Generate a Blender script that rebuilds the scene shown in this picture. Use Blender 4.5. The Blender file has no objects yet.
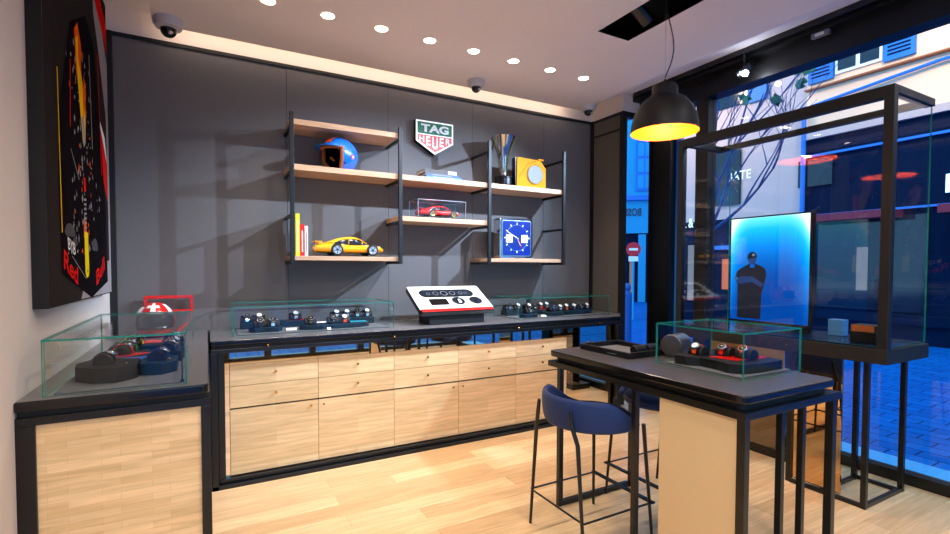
import bpy, bmesh, math, random
from mathutils import Vector, Matrix, Euler
PI = math.pi
R = math.radians
col = bpy.context.scene.collection

# ------------------------------------------------------------------ materials
def lin(c):
    return tuple(((v/255)/12.92 if v/255 <= .04045 else ((v/255+.055)/1.055)**2.4) for v in c)
def mat(name, rgb, rough=.5, metal=0., emit=None, estr=0., noise=.0, nscale=20., spec=.5, bump=0., coat=0.):
    m = bpy.data.materials.new(name); m.use_nodes = True
    nt = m.node_tree; b = nt.nodes['Principled BSDF']
    c = (*lin(rgb), 1)
    b.inputs['Base Color'].default_value = c
    b.inputs['Roughness'].default_value = rough
    b.inputs['Metallic'].default_value = metal
    b.inputs['Specular IOR Level'].default_value = spec
    b.inputs['Coat Weight'].default_value = coat
    if emit:
        b.inputs['Emission Color'].default_value = (*lin(emit), 1)
        b.inputs['Emission Strength'].default_value = estr
    if noise or bump:
        tc = nt.nodes.new('ShaderNodeTexCoord'); n = nt.nodes.new('ShaderNodeTexNoise')
        n.inputs['Scale'].default_value = nscale; n.inputs['Detail'].default_value = 4
        nt.links.new(tc.outputs['Object'], n.inputs['Vector'])
        if noise:
            mx = nt.nodes.new('ShaderNodeMix'); mx.data_type = 'RGBA'
            mx.inputs[6].default_value = tuple(v*(1-noise) for v in c[:3])+(1,)
            mx.inputs[7].default_value = tuple(min(1, v*(1+noise)) for v in c[:3])+(1,)
            nt.links.new(n.outputs['Fac'], mx.inputs[0]); nt.links.new(mx.outputs[2], b.inputs['Base Color'])
        if bump:
            bp = nt.nodes.new('ShaderNodeBump'); bp.inputs['Strength'].default_value = bump; bp.inputs['Distance'].default_value = .002
            nt.links.new(n.outputs['Fac'], bp.inputs['Height']); nt.links.new(bp.outputs['Normal'], b.inputs['Normal'])
    return m

def mat_glass(name, tint=(.97, 1, .99), power=1.0, base=.03):
    m = bpy.data.materials.new(name); m.use_nodes = True
    nt = m.node_tree; nt.nodes.clear()
    out = nt.nodes.new('ShaderNodeOutputMaterial'); t = nt.nodes.new('ShaderNodeBsdfTransparent'); g = nt.nodes.new('ShaderNodeBsdfGlossy')
    t.inputs['Color'].default_value = (*tint, 1); g.inputs['Roughness'].default_value = .0; g.inputs['Color'].default_value = (1, 1, 1, 1)
    lw = nt.nodes.new('ShaderNodeLayerWeight'); lw.inputs['Blend'].default_value = .5
    pw = nt.nodes.new('ShaderNodeMath'); pw.operation = 'POWER'; pw.inputs[1].default_value = 5; nt.links.new(lw.outputs['Facing'], pw.inputs[0])
    fr = nt.nodes.new('ShaderNodeMath'); fr.operation = 'MULTIPLY_ADD'; fr.inputs[1].default_value = .96; fr.inputs[2].default_value = .04; nt.links.new(pw.outputs[0], fr.inputs[0])
    mu = nt.nodes.new('ShaderNodeMath'); mu.operation = 'MULTIPLY_ADD'; mu.inputs[1].default_value = power; mu.inputs[2].default_value = base; mu.use_clamp = True
    mx = nt.nodes.new('ShaderNodeMixShader')
    nt.links.new(fr.outputs[0], mu.inputs[0]); nt.links.new(mu.outputs[0], mx.inputs[0])
    nt.links.new(t.outputs[0], mx.inputs[1]); nt.links.new(g.outputs[0], mx.inputs[2]); nt.links.new(mx.outputs[0], out.inputs[0])
    return m

def mat_planks(name, c1, c2, cm, rough=.35, bw=1.1, rh=.09, axis='x', mortar=.0015):
    m = bpy.data.materials.new(name); m.use_nodes = True
    nt = m.node_tree; b = nt.nodes['Principled BSDF']; b.inputs['Roughness'].default_value = rough
    tc = nt.nodes.new('ShaderNodeTexCoord'); mp = nt.nodes.new('ShaderNodeMapping')
    nt.links.new(tc.outputs['Object'], mp.inputs[0])
    br = nt.nodes.new('ShaderNodeTexBrick'); br.offset = .37; br.offset_frequency = 2
    br.inputs['Scale'].default_value = 1; br.inputs['Brick Width'].default_value = bw; br.inputs['Row Height'].default_value = rh
    br.inputs['Mortar Size'].default_value = mortar; br.inputs['Mortar Smooth'].default_value = .3; br.inputs['Bias'].default_value = -.1
    br.inputs['Color1'].default_value = (*lin(c1), 1); br.inputs['Color2'].default_value = (*lin(c2), 1); br.inputs['Mortar'].default_value = (*lin(cm), 1)
    nt.links.new(mp.outputs[0], br.inputs['Vector'])
    mp2 = nt.nodes.new('ShaderNodeMapping'); mp2.inputs['Scale'].default_value = (1.5, 22, 22) if axis == 'x' else (22, 1.5, 22)
    nt.links.new(tc.outputs['Object'], mp2.inputs[0])
    n = nt.nodes.new('ShaderNodeTexNoise'); n.inputs['Scale'].default_value = 2.2; n.inputs['Detail'].default_value = 6; n.inputs['Distortion'].default_value = .6
    nt.links.new(mp2.outputs[0], n.inputs['Vector'])
    rp = nt.nodes.new('ShaderNodeValToRGB'); rp.color_ramp.elements[0].position = .3; rp.color_ramp.elements[0].color = (.80, .76, .70, 1)
    rp.color_ramp.elements[1].position = .7; rp.color_ramp.elements[1].color = (1.08, 1.06, 1.04, 1)
    nt.links.new(n.outputs['Fac'], rp.inputs[0])
    mx = nt.nodes.new('ShaderNodeMix'); mx.data_type = 'RGBA'; mx.blend_type = 'MULTIPLY'; mx.inputs[0].default_value = 1
    nt.links.new(br.outputs['Color'], mx.inputs[6]); nt.links.new(rp.outputs[0], mx.inputs[7]); nt.links.new(mx.outputs[2], b.inputs['Base Color'])
    return m

def mat_front(name, bw, rh):  # planks painted in place of the floor's reflection in mirrored fronts
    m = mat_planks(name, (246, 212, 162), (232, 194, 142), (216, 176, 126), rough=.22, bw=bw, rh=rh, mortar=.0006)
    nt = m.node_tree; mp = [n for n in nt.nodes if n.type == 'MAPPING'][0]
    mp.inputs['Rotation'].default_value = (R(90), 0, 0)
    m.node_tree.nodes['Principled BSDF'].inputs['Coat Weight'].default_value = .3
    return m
M = {}
M['floor'] = mat_planks('oak_floor', (234, 202, 158), (204, 166, 122), (176, 138, 98), rough=.3, bw=1.1, rh=.135, mortar=.001)
M['reflfront'] = mat_front('painted_reflection_front', 1.3, .11)
M['reflfront2'] = mat_front('painted_reflection_strip_front', .16, .028)
M['oak'] = mat_planks('oak_board', (200, 166, 138), (188, 152, 124), (190, 148, 112), rough=.5, bw=3, rh=.5, mortar=0)
M['ceil'] = mat('matt_ceiling', (240, 230, 222), .9, noise=.02, nscale=3)
M['cream'] = mat('cream_plaster', (232, 218, 208), .9, noise=.02, nscale=4)
M['fabric'] = mat('grey_fabric_wall', (102, 98, 98), .85, noise=.10, nscale=160, bump=.25)
M['fabric2'] = mat('dark_fabric_wall', (92, 86, 82), .8, noise=.08, nscale=160)
M['leftwall'] = mat('left_plaster', (205, 196, 190), .85, noise=.02, nscale=4)
M['black'] = mat('black_metal', (7, 7, 9), .3, spec=.5, noise=.05, nscale=9)
M['black_matt'] = mat('black_matt', (5, 5, 6), .6, noise=.05)
M['frame'] = mat('dark_frame', (12, 10, 11), .45, noise=.05, nscale=8)
M['post'] = mat('shelf_post_metal', (9, 11, 16), .4, noise=.05)
M['gloss'] = mat('gloss_black_edge', (14, 14, 16), .16, noise=.05)
M['top'] = mat('anthracite_worktop', (98, 96, 100), .28, spec=.6, noise=.10, nscale=5)
M['tabletop'] = mat('dark_slate_top', (66, 63, 66), .33, spec=.5, noise=.25, nscale=7)
M['mirror'] = mat('warm_mirror', (246, 226, 200), .02, 1.0, noise=.01)
M['mirror2'] = mat('bronze_mirror', (214, 178, 132), .02, 1.0, noise=.01)
M['mirror3'] = mat('smoked_mirror', (120, 108, 96), .03, 1.0, noise=.01)
M['beige'] = mat('beige_panel', (212, 184, 140), .55, noise=.03, nscale=3)
M['steel'] = mat('steel', (205, 205, 210), .12, 1.0, noise=.02)
M['gold'] = mat('brass', (205, 160, 90), .2, 1.0, noise=.02)
M['glass'] = mat_glass('clear_glass', (.985, 1, .995), .45, .0)
M['window'] = mat_glass('shop_window_glass', (.985, .995, 1.0), .55, .0)
M['edge'] = mat('teal_glass_edge', (26, 128, 112), .15, emit=None, noise=.05)
M['edge'].node_tree.nodes['Principled BSDF'].inputs['Alpha'].default_value = .9
M['teal'] = mat('teal_leather', (12, 36, 48), .5, spec=.3, noise=.12, nscale=60)
M['navyblk'] = mat('black_leather', (9, 10, 13), .5, spec=.3, noise=.12, nscale=60)
M['traygrey'] = mat('grey_felt', (86, 88, 94), .85, noise=.08, nscale=80)
M['red'] = mat('gloss_red', (214, 22, 18), .25, coat=.4, noise=.03)
M['yellow'] = mat('gloss_yellow', (246, 176, 8), .2, coat=.6, noise=.02)
M['yellow2'] = mat('book_yellow', (214, 205, 22), .45, noise=.03)
M['amber'] = mat('amber_cover', (196, 126, 0), .6, spec=.1, noise=.06)
M['white'] = mat('white', (235, 235, 235), .4, noise=.02)
M['dashwhite'] = mat('white_lacquer', (214, 214, 214), .3, noise=.01)
M['blue'] = mat('gloss_blue', (10, 98, 200), .25, coat=.5, noise=.05)
M['velvet'] = mat('blue_velvet', (0, 36, 90), .75, noise=.10, nscale=70, bump=.2)
M['velvet'].node_tree.nodes['Principled BSDF'].inputs['Sheen Weight'].default_value = .08
M['brown'] = mat('brown_leather', (158, 84, 30), .45, noise=.2, nscale=40)
M['orange'] = mat('orange', (226, 70, 22), .35, noise=.03)
M['green'] = mat('sign_green', (0, 112, 78), .4, noise=.02)
M['signred'] = mat('sign_red', (226, 84, 72), .4, noise=.02)
M['paper'] = mat('paper', (225, 220, 205), .7, noise=.03)
M['dark'] = mat('near_black', (8, 8, 10), .25, noise=.05)
M['carglass'] = mat('dark_car_glass', (28, 34, 44), .06, noise=.03)
M['tyre'] = mat('tyre_rubber', (14, 14, 15), .7, noise=.05)
M['greymet'] = mat('camera_grey', (196, 192, 192), .45, noise=.03)
M['lampout'] = mat('lamp_black', (14, 14, 15), .55, noise=.05)
M['lampin'] = mat('lamp_gold_inside', (244, 120, 0), .5, noise=.04, emit=(255, 120, 0), estr=.35)
M['bulb'] = mat('lit_lamp', (255, 240, 220), .5, emit=(255, 236, 205), estr=14)
M['spotglow'] = mat('lit_spot', (255, 255, 255), .5, emit=(235, 242, 255), estr=60)
M['led'] = mat('led_strip', (255, 220, 190), .5, emit=(255, 214, 178), estr=1.5)
M['canvas'] = mat('print_charcoal', (50, 47, 47), .55, noise=.10, nscale=3)
M['silver'] = mat('silver_foil', (104, 106, 116), .6, .1, noise=.3, nscale=60)
M['moss'] = mat('mottled_dark', (64, 62, 66), .35, noise=.6, nscale=55, coat=.5)
M['gray'] = mat('print_grey', (128, 124, 128), .6, noise=.04)
M['bark_lit_blue'] = mat('bark', (38, 66, 118), .8, noise=.2)  # blue daylight on the branches is painted into the bark colour
M['leaf'] = mat('leaf', (34, 88, 62), .6, noise=.3)
M['facade'] = mat('facade_render', (250, 205, 172), .9, noise=.07, nscale=2)
M['facade2'] = mat('facade_grey', (196, 172, 168), .9, noise=.07, nscale=2)
M['facblue'] = mat('facade_pale_blue', (30, 150, 200), .9, noise=.06, nscale=2)
M['shutter'] = mat('blue_shutter', (10, 110, 205), .6, noise=.06)
M['shopdark'] = mat('navy_shopfront', (0, 22, 50), .7, spec=.05, noise=.12, nscale=2)
M['shopglass'] = mat('dark_shop_window', (0, 16, 34), .08, noise=.2, nscale=2)
M['awning'] = mat('maroon_awning', (120, 26, 52), .7, noise=.08)
M['warmwin'] = mat('lit_shop_interior', (255, 190, 110), .6, emit=(255, 170, 90), estr=1.2, noise=.1)
M['coolwin'] = mat('lit_display_niche', (50, 50, 56), .6, emit=(190, 196, 205), estr=.18, noise=.5, nscale=2.5)
M['letter'] = mat('lit_letters', (255, 255, 255), .5, emit=(200, 235, 255), estr=.35)
M['bosslet'] = mat('navy_letters', (8, 40, 70), .5, noise=.02)

def mat_pave():
    m = bpy.data.materials.new('sky_tinted_paving'); m.use_nodes = True
    nt = m.node_tree; b = nt.nodes['Principled BSDF']; b.inputs['Roughness'].default_value = .6; b.inputs['Specular IOR Level'].default_value = .04
    tc = nt.nodes.new('ShaderNodeTexCoord'); mp = nt.nodes.new('ShaderNodeMapping'); mp.inputs['Rotation'].default_value = (0, 0, R(88))
    nt.links.new(tc.outputs['Object'], mp.inputs[0])
    br = nt.nodes.new('ShaderNodeTexBrick'); br.inputs['Scale'].default_value = 1; br.inputs['Brick Width'].default_value = .30; br.inputs['Row Height'].default_value = .17
    br.inputs['Mortar Size'].default_value = .008; br.inputs['Mortar Smooth'].default_value = .4
    br.inputs['Color1'].default_value = (*lin((0, 100, 182)), 1); br.inputs['Color2'].default_value = (*lin((0, 84, 164)), 1); br.inputs['Mortar'].default_value = (*lin((0, 40, 88)), 1)  # blue of the sky's light is painted into the stone colours
    nt.links.new(mp.outputs[0], br.inputs['Vector'])
    n = nt.nodes.new('ShaderNodeTexNoise'); n.inputs['Scale'].default_value = 3; n.inputs['Detail'].default_value = 5
    nt.links.new(tc.outputs['Object'], n.inputs['Vector'])
    rp = nt.nodes.new('ShaderNodeValToRGB'); rp.color_ramp.elements[0].color = (.65, .65, .7, 1); rp.color_ramp.elements[1].color = (1.2, 1.2, 1.15, 1)
    nt.links.new(n.outputs['Fac'], rp.inputs[0])
    mx = nt.nodes.new('ShaderNodeMix'); mx.data_type = 'RGBA'; mx.blend_type = 'MULTIPLY'; mx.inputs[0].default_value = 1
    nt.links.new(br.outputs['Color'], mx.inputs[6]); nt.links.new(rp.outputs[0], mx.inputs[7]); nt.links.new(mx.outputs[2], b.inputs['Base Color'])
    return m
M['pave'] = mat_pave()
def mat_screen():
    m = bpy.data.materials.new('backlit_blue_picture'); m.use_nodes = True
    nt = m.node_tree; nt.nodes.clear()
    out = nt.nodes.new('ShaderNodeOutputMaterial'); e = nt.nodes.new('ShaderNodeEmission'); e.inputs['Strength'].default_value = .85
    tc = nt.nodes.new('ShaderNodeTexCoord'); sp = nt.nodes.new('ShaderNodeSeparateXYZ'); nt.links.new(tc.outputs['Generated'], sp.inputs[0])
    def mth(op, a, bval=None, bl=None):
        x = nt.nodes.new('ShaderNodeMath'); x.operation = op; nt.links.new(a, x.inputs[0])
        if bl is not None: nt.links.new(bl, x.inputs[1])
        elif bval is not None: x.inputs[1].default_value = bval
        return x.outputs[0]
    # glow follows the panel's edge: brightest at the top and along the two sides
    d = mth('ABSOLUTE', mth('SUBTRACT', sp.outputs['Y'], .5)); d = mth('POWER', mth('MULTIPLY', d, 2.0), 5.0)
    z = mth('POWER', sp.outputs['Z'], 3.2)
    f = mth('ADD', mth('ADD', mth('MULTIPLY', z, .72), .10), bl=mth('MULTIPLY', mth('MULTIPLY', d, .5), bl=mth('ADD', sp.outputs['Z'], .1)))
    rp = nt.nodes.new('ShaderNodeValToRGB'); cr = rp.color_ramp
    cr.elements[0].position = 0; cr.elements[0].color = (*lin((2, 40, 110)), 1)
    cr.elements[1].position = 1; cr.elements[1].color = (*lin((225, 250, 255)), 1)
    for p, c in ((.15, (4, 66, 150)), (.35, (4, 120, 215)), (.6, (20, 175, 245)), (.78, (90, 215, 252))):
        el = cr.elements.new(p); el.color = (*lin(c), 1)
    nt.links.new(f, rp.inputs[0]); nt.links.new(rp.outputs[0], e.inputs['Color']); nt.links.new(e.outputs[0], out.inputs[0])
    return m
M['screen'] = mat_screen()

# ------------------------------------------------------------------ mesh helpers
class MB:
    def __init__(s): s.v = []; s.f = []; s.m = []; s.cur = 0
    def add(s, vs, fs):
        o = len(s.v); s.v += [tuple(x) for x in vs]
        for f in fs: s.f.append([i+o for i in f]); s.m.append(s.cur)
        return s
    def box(s, x0, x1, y0, y1, z0, z1, mats=None):
        vs = [(x, y, z) for z in (z0, z1) for y in (y0, y1) for x in (x0, x1)]
        fs = [(0, 2, 3, 1), (4, 5, 7, 6), (0, 1, 5, 4), (2, 6, 7, 3), (0, 4, 6, 2), (1, 3, 7, 5)]
        if mats is None: return s.add(vs, fs)
        k = s.cur
        for f, mi in zip(fs, mats): s.cur = mi; s.add(vs, [f])
        s.cur = k; return s
    def obox(s, c, sx, sy, sz, rot=None):
        b = MB().box(-sx/2, sx/2, -sy/2, sy/2, -sz/2, sz/2); m = rot or Matrix()
        return s.add([Vector(c)+(m @ Vector(v)) for v in b.v], b.f)
    def prism(s, poly, a, b, axis='z'):
        n = len(poly)
        def P(p, h):
            return {'z': (p[0], p[1], h), 'y': (p[0], h, p[1]), 'x': (h, p[0], p[1])}[axis]
        vs = [P(p, a) for p in poly]+[P(p, b) for p in poly]
        fs = [list(range(n))[::-1], [n+i for i in range(n)]]+[[i, (i+1) % n, n+(i+1) % n, n+i] for i in range(n)]
        return s.add(vs, fs)
    def cyl(s, p0, p1, r0, r1=None, n=20, cap=True):
        r1 = r0 if r1 is None else r1; p0 = Vector(p0); p1 = Vector(p1); d = (p1-p0).normalized()
        a = d.orthogonal().normalized(); b = d.cross(a); vs = []
        for p, r in ((p0, r0), (p1, r1)):
            for i in range(n): t = 2*PI*i/n; vs.append(p+a*r*math.cos(t)+b*r*math.sin(t))
        fs = [[i, (i+1) % n, n+(i+1) % n, n+i] for i in range(n)]
        if cap: fs += [list(range(n))[::-1], [n+i for i in range(n)]]
        return s.add(vs, fs)
    def lathe(s, prof, c=(0, 0, 0), n=32, rot=None):
        vs = []; fs = []; m = rot or Matrix()
        for r, z in prof:
            for i in range(n): t = 2*PI*i/n; vs.append(Vector(c)+(m @ Vector((r*math.cos(t), r*math.sin(t), z))))
        for k in range(len(prof)-1):
            for i in range(n): fs.append([k*n+i, k*n+(i+1) % n, (k+1)*n+(i+1) % n, (k+1)*n+i])
        return s.add(vs, fs)
    def tube(s, pts, r, n=8, rs=None):
        pts = [Vector(p) for p in pts]; vs = []; fs = []; a = None
        for k, p in enumerate(pts):
            d = (pts[min(k+1, len(pts)-1)]-pts[max(k-1, 0)]).normalized()
            a = d.orthogonal().normalized() if a is None else (a-d*a.dot(d)).normalized()
            b = d.cross(a); rr = rs[k] if rs else r
            for i in range(n): t = 2*PI*i/n; vs.append(p+a*rr*math.cos(t)+b*rr*math.sin(t))
        for k in range(len(pts)-1):
            for i in range(n): fs.append([k*n+i, k*n+(i+1) % n, (k+1)*n+(i+1) % n, (k+1)*n+i])
        fs += [list(range(n))[::-1], [(len(pts)-1)*n+i for i in range(n)]]
        return s.add(vs, fs)
    def sphere(s, c, r, n=20, sc=(1, 1, 1), half=False):
        prof = []; k = n//2
        for i in range(k+1):
            t = -PI/2+PI*i/k
            if half and t > 0.001: break
            prof.append((max(1e-4, r*math.cos(t)), r*math.sin(t)))
        b = MB().lathe(prof, (0, 0, 0), n)
        return s.add([(c[0]+v[0]*sc[0], c[1]+v[1]*sc[1], c[2]+v[2]*sc[2]) for v in b.v], b.f)
    def loft(s, rings, cap=True):
        n = len(rings[0]); vs = [p for r in rings for p in r]; fs = []
        for k in range(len(rings)-1):
            for i in range(n): fs.append([k*n+i, k*n+(i+1) % n, (k+1)*n+(i+1) % n, (k+1)*n+i])
        if cap: fs += [list(range(n))[::-1], [(len(rings)-1)*n+i for i in range(n)]]
        return s.add(vs, fs)
    def build(s, name, mats, parent=None, bevel=0, smooth=False, seg=2, subsurf=0, solid=0, edge=None):
        me = bpy.data.meshes.new(name)
        off = Vector((0, 0, 0))
        p = parent
        while p is not None: off += p.location; p = p.parent
        me.from_pydata([tuple(Vector(v)-off) for v in s.v], [], s.f)
        if not isinstance(mats, (list, tuple)): mats = [mats]
        for m in mats: me.materials.append(m)
        for p_, mi in zip(me.polygons, s.m): p_.material_index = mi
        bm = bmesh.new(); bm.from_mesh(me); bmesh.ops.recalc_face_normals(bm, faces=bm.faces); bm.to_mesh(me); bm.free()
        if edge is not None:
            me.materials.append(edge)
            for p_ in me.polygons:
                if p_.normal.z < .9: p_.material_index = 1
        if smooth:
            for p_ in me.polygons: p_.use_smooth = True
            try: me.set_sharp_from_angle(angle=R(40))
            except Exception: pass
        o = bpy.data.objects.new(name, me); col.objects.link(o); o.parent = parent
        if solid:
            md = o.modifiers.new('thickness', 'SOLIDIFY'); md.thickness = solid; md.offset = 0
        if bevel:
            md = o.modifiers.new('bevel', 'BEVEL'); md.width = bevel; md.segments = seg; md.limit_method = 'ANGLE'; md.angle_limit = R(35)
        if subsurf:
            md = o.modifiers.new('smooth', 'SUBSURF'); md.levels = subsurf; md.render_levels = subsurf
        return o

def tag(o, label, cat, group=None):
    o['label'] = label; o['category'] = cat
    if group: o['group'] = group
    return o
def thing(name, label, cat, loc=(0, 0, 0), rz=0, group=None):
    o = bpy.data.objects.new(name, None); o.empty_display_size = .05; col.objects.link(o); o.location = loc; o.rotation_euler.z = rz
    return tag(o, label, cat, group)
def struct(name, mb, m, **k):
    o = mb.build(name, m, None, **k); o['kind'] = 'structure'; return o
def copy_tree(o, parent=None):
    c = o.copy(); col.objects.link(c); c.parent = parent
    for ch in [x for x in bpy.data.objects if x.parent == o]: copy_tree(ch, c)
    return c
def dup(o, loc, rz, label, cat, group=None):
    c = copy_tree(o); c.location = loc; c.rotation_euler.z = rz; return tag(c, label, cat, group)

def text(s, name, c, right, up, w, h, m, parent=None, depth=.002, mirror=False, bold=0.0):
    """lettering centred on c, w wide and h high, lying in the plane (right, up)"""
    cu = bpy.data.curves.new('t', 'FONT'); cu.body = s; cu.extrude = 0; cu.offset = bold
    o = bpy.data.objects.new('t', cu); col.objects.link(o)
    dg = bpy.context.evaluated_depsgraph_get(); me = bpy.data.meshes.new_from_object(o.evaluated_get(dg))
    xs = [v.co.x for v in me.vertices]; ys = [v.co.y for v in me.vertices]
    x0, x1, y0, y1 = min(xs), max(xs), min(ys), max(ys)
    right = Vector(right).normalized(); up = Vector(up).normalized(); nrm = right.cross(up)
    b = MB(); sg = -1 if mirror else 1
    vs = [Vector(c)+right*sg*((v.co.x-x0)/(x1-x0)-.5)*w+up*((v.co.y-y0)/(y1-y0)-.5)*h+nrm*depth for v in me.vertices]
    b.add(vs, [list(p.vertices) for p in me.polygons])
    bpy.data.objects.remove(o); 
    return b.build(name, m, parent)

def rrect(x0, x1, y0, y1, r, n=6):
    pts = []
    for cx, cy, a0 in ((x1-r, y1-r, 0), (x0+r, y1-r, 90), (x0+r, y0+r, 180), (x1-r, y0+r, 270)):
        for i in range(n+1):
            a = R(a0+90*i/n); pts.append((cx+r*math.cos(a), cy+r*math.sin(a)))
    return pts

H = 1.45
# ------------------------------------------------------------------ the room
struct('floor', MB().box(-.75, 4.16, -1.15, 4.4, -.1, 0), M['floor'])
b = MB()
xs = [-.56, .58, 1.434, 2.292, 3.15, 3.80]
for a, c in zip(xs[:-1], xs[1:]): b.box(a+.0015, c-.0015, 4.235, 4.27, 0, 3.06)
struct('wall_back', b, M['fabric'])
struct('trim_1', MB().box(-.6, 3.82, 4.222, 4.27, 3.06, 3.085).box(-.6, -.56, 4.215, 4.26, .0, 3.085).box(3.795, 3.83, 4.2, 4.26, 0, 3.085), M['black_matt'])
struct('wall_back_upper', MB().box(-.75, 4.2, 4.26, 4.4, 0, 3.4), M['cream'])
struct('wall_left', MB().box(-.75, -.6, -1.15, 4.27, 0, 3.4), M['leftwall'])
b = MB().box(3.83, 4.12, 3.77, 4.27, 3.085, 3.4)
struct('wall_right_upper', b, M['cream'])
struct('wall_right', MB().box(3.82, 3.86, 3.80, 4.27, 0, 3.06), M['fabric2'])
struct('trim_2', MB().box(3.808, 3.87, 3.755, 3.80, 0, 3.085).box(3.87, 4.14, 3.755, 3.80, 3.03, 3.085).box(3.808, 3.83, 3.78, 4.22, 2.9, 2.915).box(3.808, 3.83, 3.78, 4.22, 3.06, 3.085), M['black_matt'])
# dropped ceiling with a slot cut into it, upper ceiling above the cove
b = MB()
b.box(-.31, 2.47, -1.15, 4.1, 3.14, 3.18); b.box(2.77, 3.5, -1.15, 4.1, 3.14, 3.18)
b.box(2.47, 2.77, 2.69, 4.1, 3.14, 3.18); b.box(2.47, 2.77, -1.15, .2, 3.14, 3.18)
struct('ceiling', b, M['ceil'])
b = MB().box(-.75, 4.2, -1.15, 4.4, 3.27, 3.4).box(3.5, 3.52, -1.15, 4.1, 3.14, 3.27)
struct('ceiling_upper', b, mat('upper_ceiling', (228, 222, 224), .9, noise=.02))
b = MB()
b.box(2.45, 2.47, .18, 2.71, 3.1405, 3.26); b.box(2.77, 2.79, .18, 2.71, 3.1405, 3.26); b.box(2.45, 2.79, 2.69, 2.71, 3.1405, 3.26); b.box(2.45, 2.79, .18, .2, 3.1405, 3.26); b.box(2.45, 2.79, .18, 2.71, 3.26, 3.268)
struct('ceiling_slot', b, M['dark'])
# storefront on the right: sill, head, mullions, glass
XF = 4.13
struct('trim_3', MB().box(XF-.03, XF+.06, -1.15, 4.27, 0, .075), M['black'])
struct('trim_4', MB().box(4.06, 4.22, -1.15, 3.78, 3.03, 3.27).box(3.96, 4.06, -1.15, 3.78, 3.20, 3.27), M['frame'])
struct('trim_5', MB().box(4.07, 4.19, 2.957, 3.084, .075, 3.03), M['frame'])
struct('door_1', MB().box(4.07, 4.19, 3.37, 3.60, .075, 3.03).box(4.06, 4.2, 3.60, 3.635, .0, 3.03), M['black'])
struct('trim_6', MB().box(4.15, 4.20, 3.32, 3.37, .0, 3.03), M['shutter'])
def pane(x0, x1, y0, y1, z0, z1, thin):
    k = {'x': (1, 1, 1, 1, 0, 0), 'y': (1, 1, 0, 0, 1, 1), 'z': (0, 0, 1, 1, 1, 1)}[thin]
    return MB().box(x0, x1, y0, y1, z0, z1, mats=k)
for i, (y0, y1) in enumerate(((3.635, 4.26), (3.084, 3.32), (-1.1, 2.957))):
    o = pane(XF+.005, XF+.015, y0, y1, .075, 3.03, 'x').build('window_%d' % (i+1), [M['window'], M['window']]); o['kind'] = 'structure'
# front of the shop behind the camera
b = MB().box(-.75, 4.2, -1.15, -1.05, 0, .06).box(-.75, 4.2, -1.15, -1.05, 2.9, 3.4)
for x in (-.6, .22, .82, 1.5, 2.3, 3.1, 4.1): b.box(x-.05, x+.05, -1.15, -1.06, .06, 2.9)
struct('wall_front', b, M['black'])
o = pane(-.6, 4.1, -1.11, -1.10, .06, 2.9, 'y').build('window_4', [M['window'], M['window']]); o['kind'] = 'structure'

# track and sensor above the storefront
t = thing('ceiling_track', 'black lighting track along the top of the right shop window', 'lighting track', (3.93, 1.3, 3.25))
MB().box(3.91, 3.95, -1.0, 3.72, 3.225, 3.27).build('rail', M['black'], t, bevel=.003)
t = thing('track_spotlight', 'small lit spotlight on the track above the shop window', 'spotlight', (3.93, 2.53, 3.2))
MB().cyl((3.93, 2.53, 3.225), (3.93, 2.53, 3.12), .012).build('stem', M['black'], t)
MB().lathe([(.001, .06), (.028, .055), (.032, 0), (.034, -.05), (.028, -.052)], (3.93, 2.53, 3.09), 20, Euler((R(38), R(38), 0)).to_matrix()).build('lamp_head', M['black'], t, smooth=True)
_r = Euler((R(38), R(38), 0)).to_matrix()
MB().sphere((3.905, 2.505, 3.055), .024, 16).build('lens', M['spotglow'], t, smooth=True)
t = thing('motion_sensor', 'small pale sensor box under the black window head', 'sensor', (4.0, 1.99, 3.18))
MB().box(3.985, 4.02, 1.93, 2.05, 3.165, 3.2).build('housing', M['gray'], t, bevel=.004)
MB().box(3.981, 3.986, 1.96, 2.02, 3.17, 3.19).build('lens', M['white'], t)

# recessed downlights
pos = ['nearest the left wall', 'second from the left wall', 'third from the left', 'fourth from the left', 'fifth from the left', 'sixth from the left', 'seventh from the left', 'farthest right, by the shop window']
for i in range(8):
    x = .361+.3715*i
    t = thing('downlight', 'round recessed downlight in the ceiling row, '+pos[i], 'ceiling light', (x, 3.4, 3.14), group='recessed downlights in one row')
    MB().lathe([(.042, -.001), (.045, -.003), (.048, -.0005)], (x, 3.4, 3.14), 28).build('rim', M['white'], t, smooth=True)
    MB().lathe([(.001, -.0015), (.042, -.0015)], (x, 3.4, 3.14), 28).build('diffuser', M['bulb'], t)
# led strip lying on the edge of the dropped ceiling, in the cove
tag(MB().box(-.28, 3.48, 4.06, 4.075, 3.18, 3.188).build('led_strip', M['led']), 'warm light strip in the cove above the grey wall', 'light strip')

# dome cameras
for x, y, lb in ((-.21, 3.98, 'in the left corner above the picture'), (2.156, 3.92, 'above the middle of the shelves'), (3.50, 3.94, 'in the right corner near the hanging lamp')):
    t = thing('security_camera', 'grey ceiling dome camera '+lb, 'security camera', (x, y, 3.14), group='dome cameras on the ceiling')
    k = 1.0 if x > 0 else 1.15
    MB().lathe([(.001, 0), (.078*k, 0), (.08*k, -.012), (.07*k, -.05*k), (.045*k, -.058*k), (.001, -.058*k)], (x, y, 3.14), 32).build('housing', M['greymet'], t, smooth=True)
    MB().sphere((x, y, 3.14-.062*k), .044*k, 24).build('dome', M['dark'], t, smooth=True)
    MB().sphere((x+.012, y-.03*k, 3.14-.085*k), .014*k, 12).build('lens', M['steel'], t, smooth=True)

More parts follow.
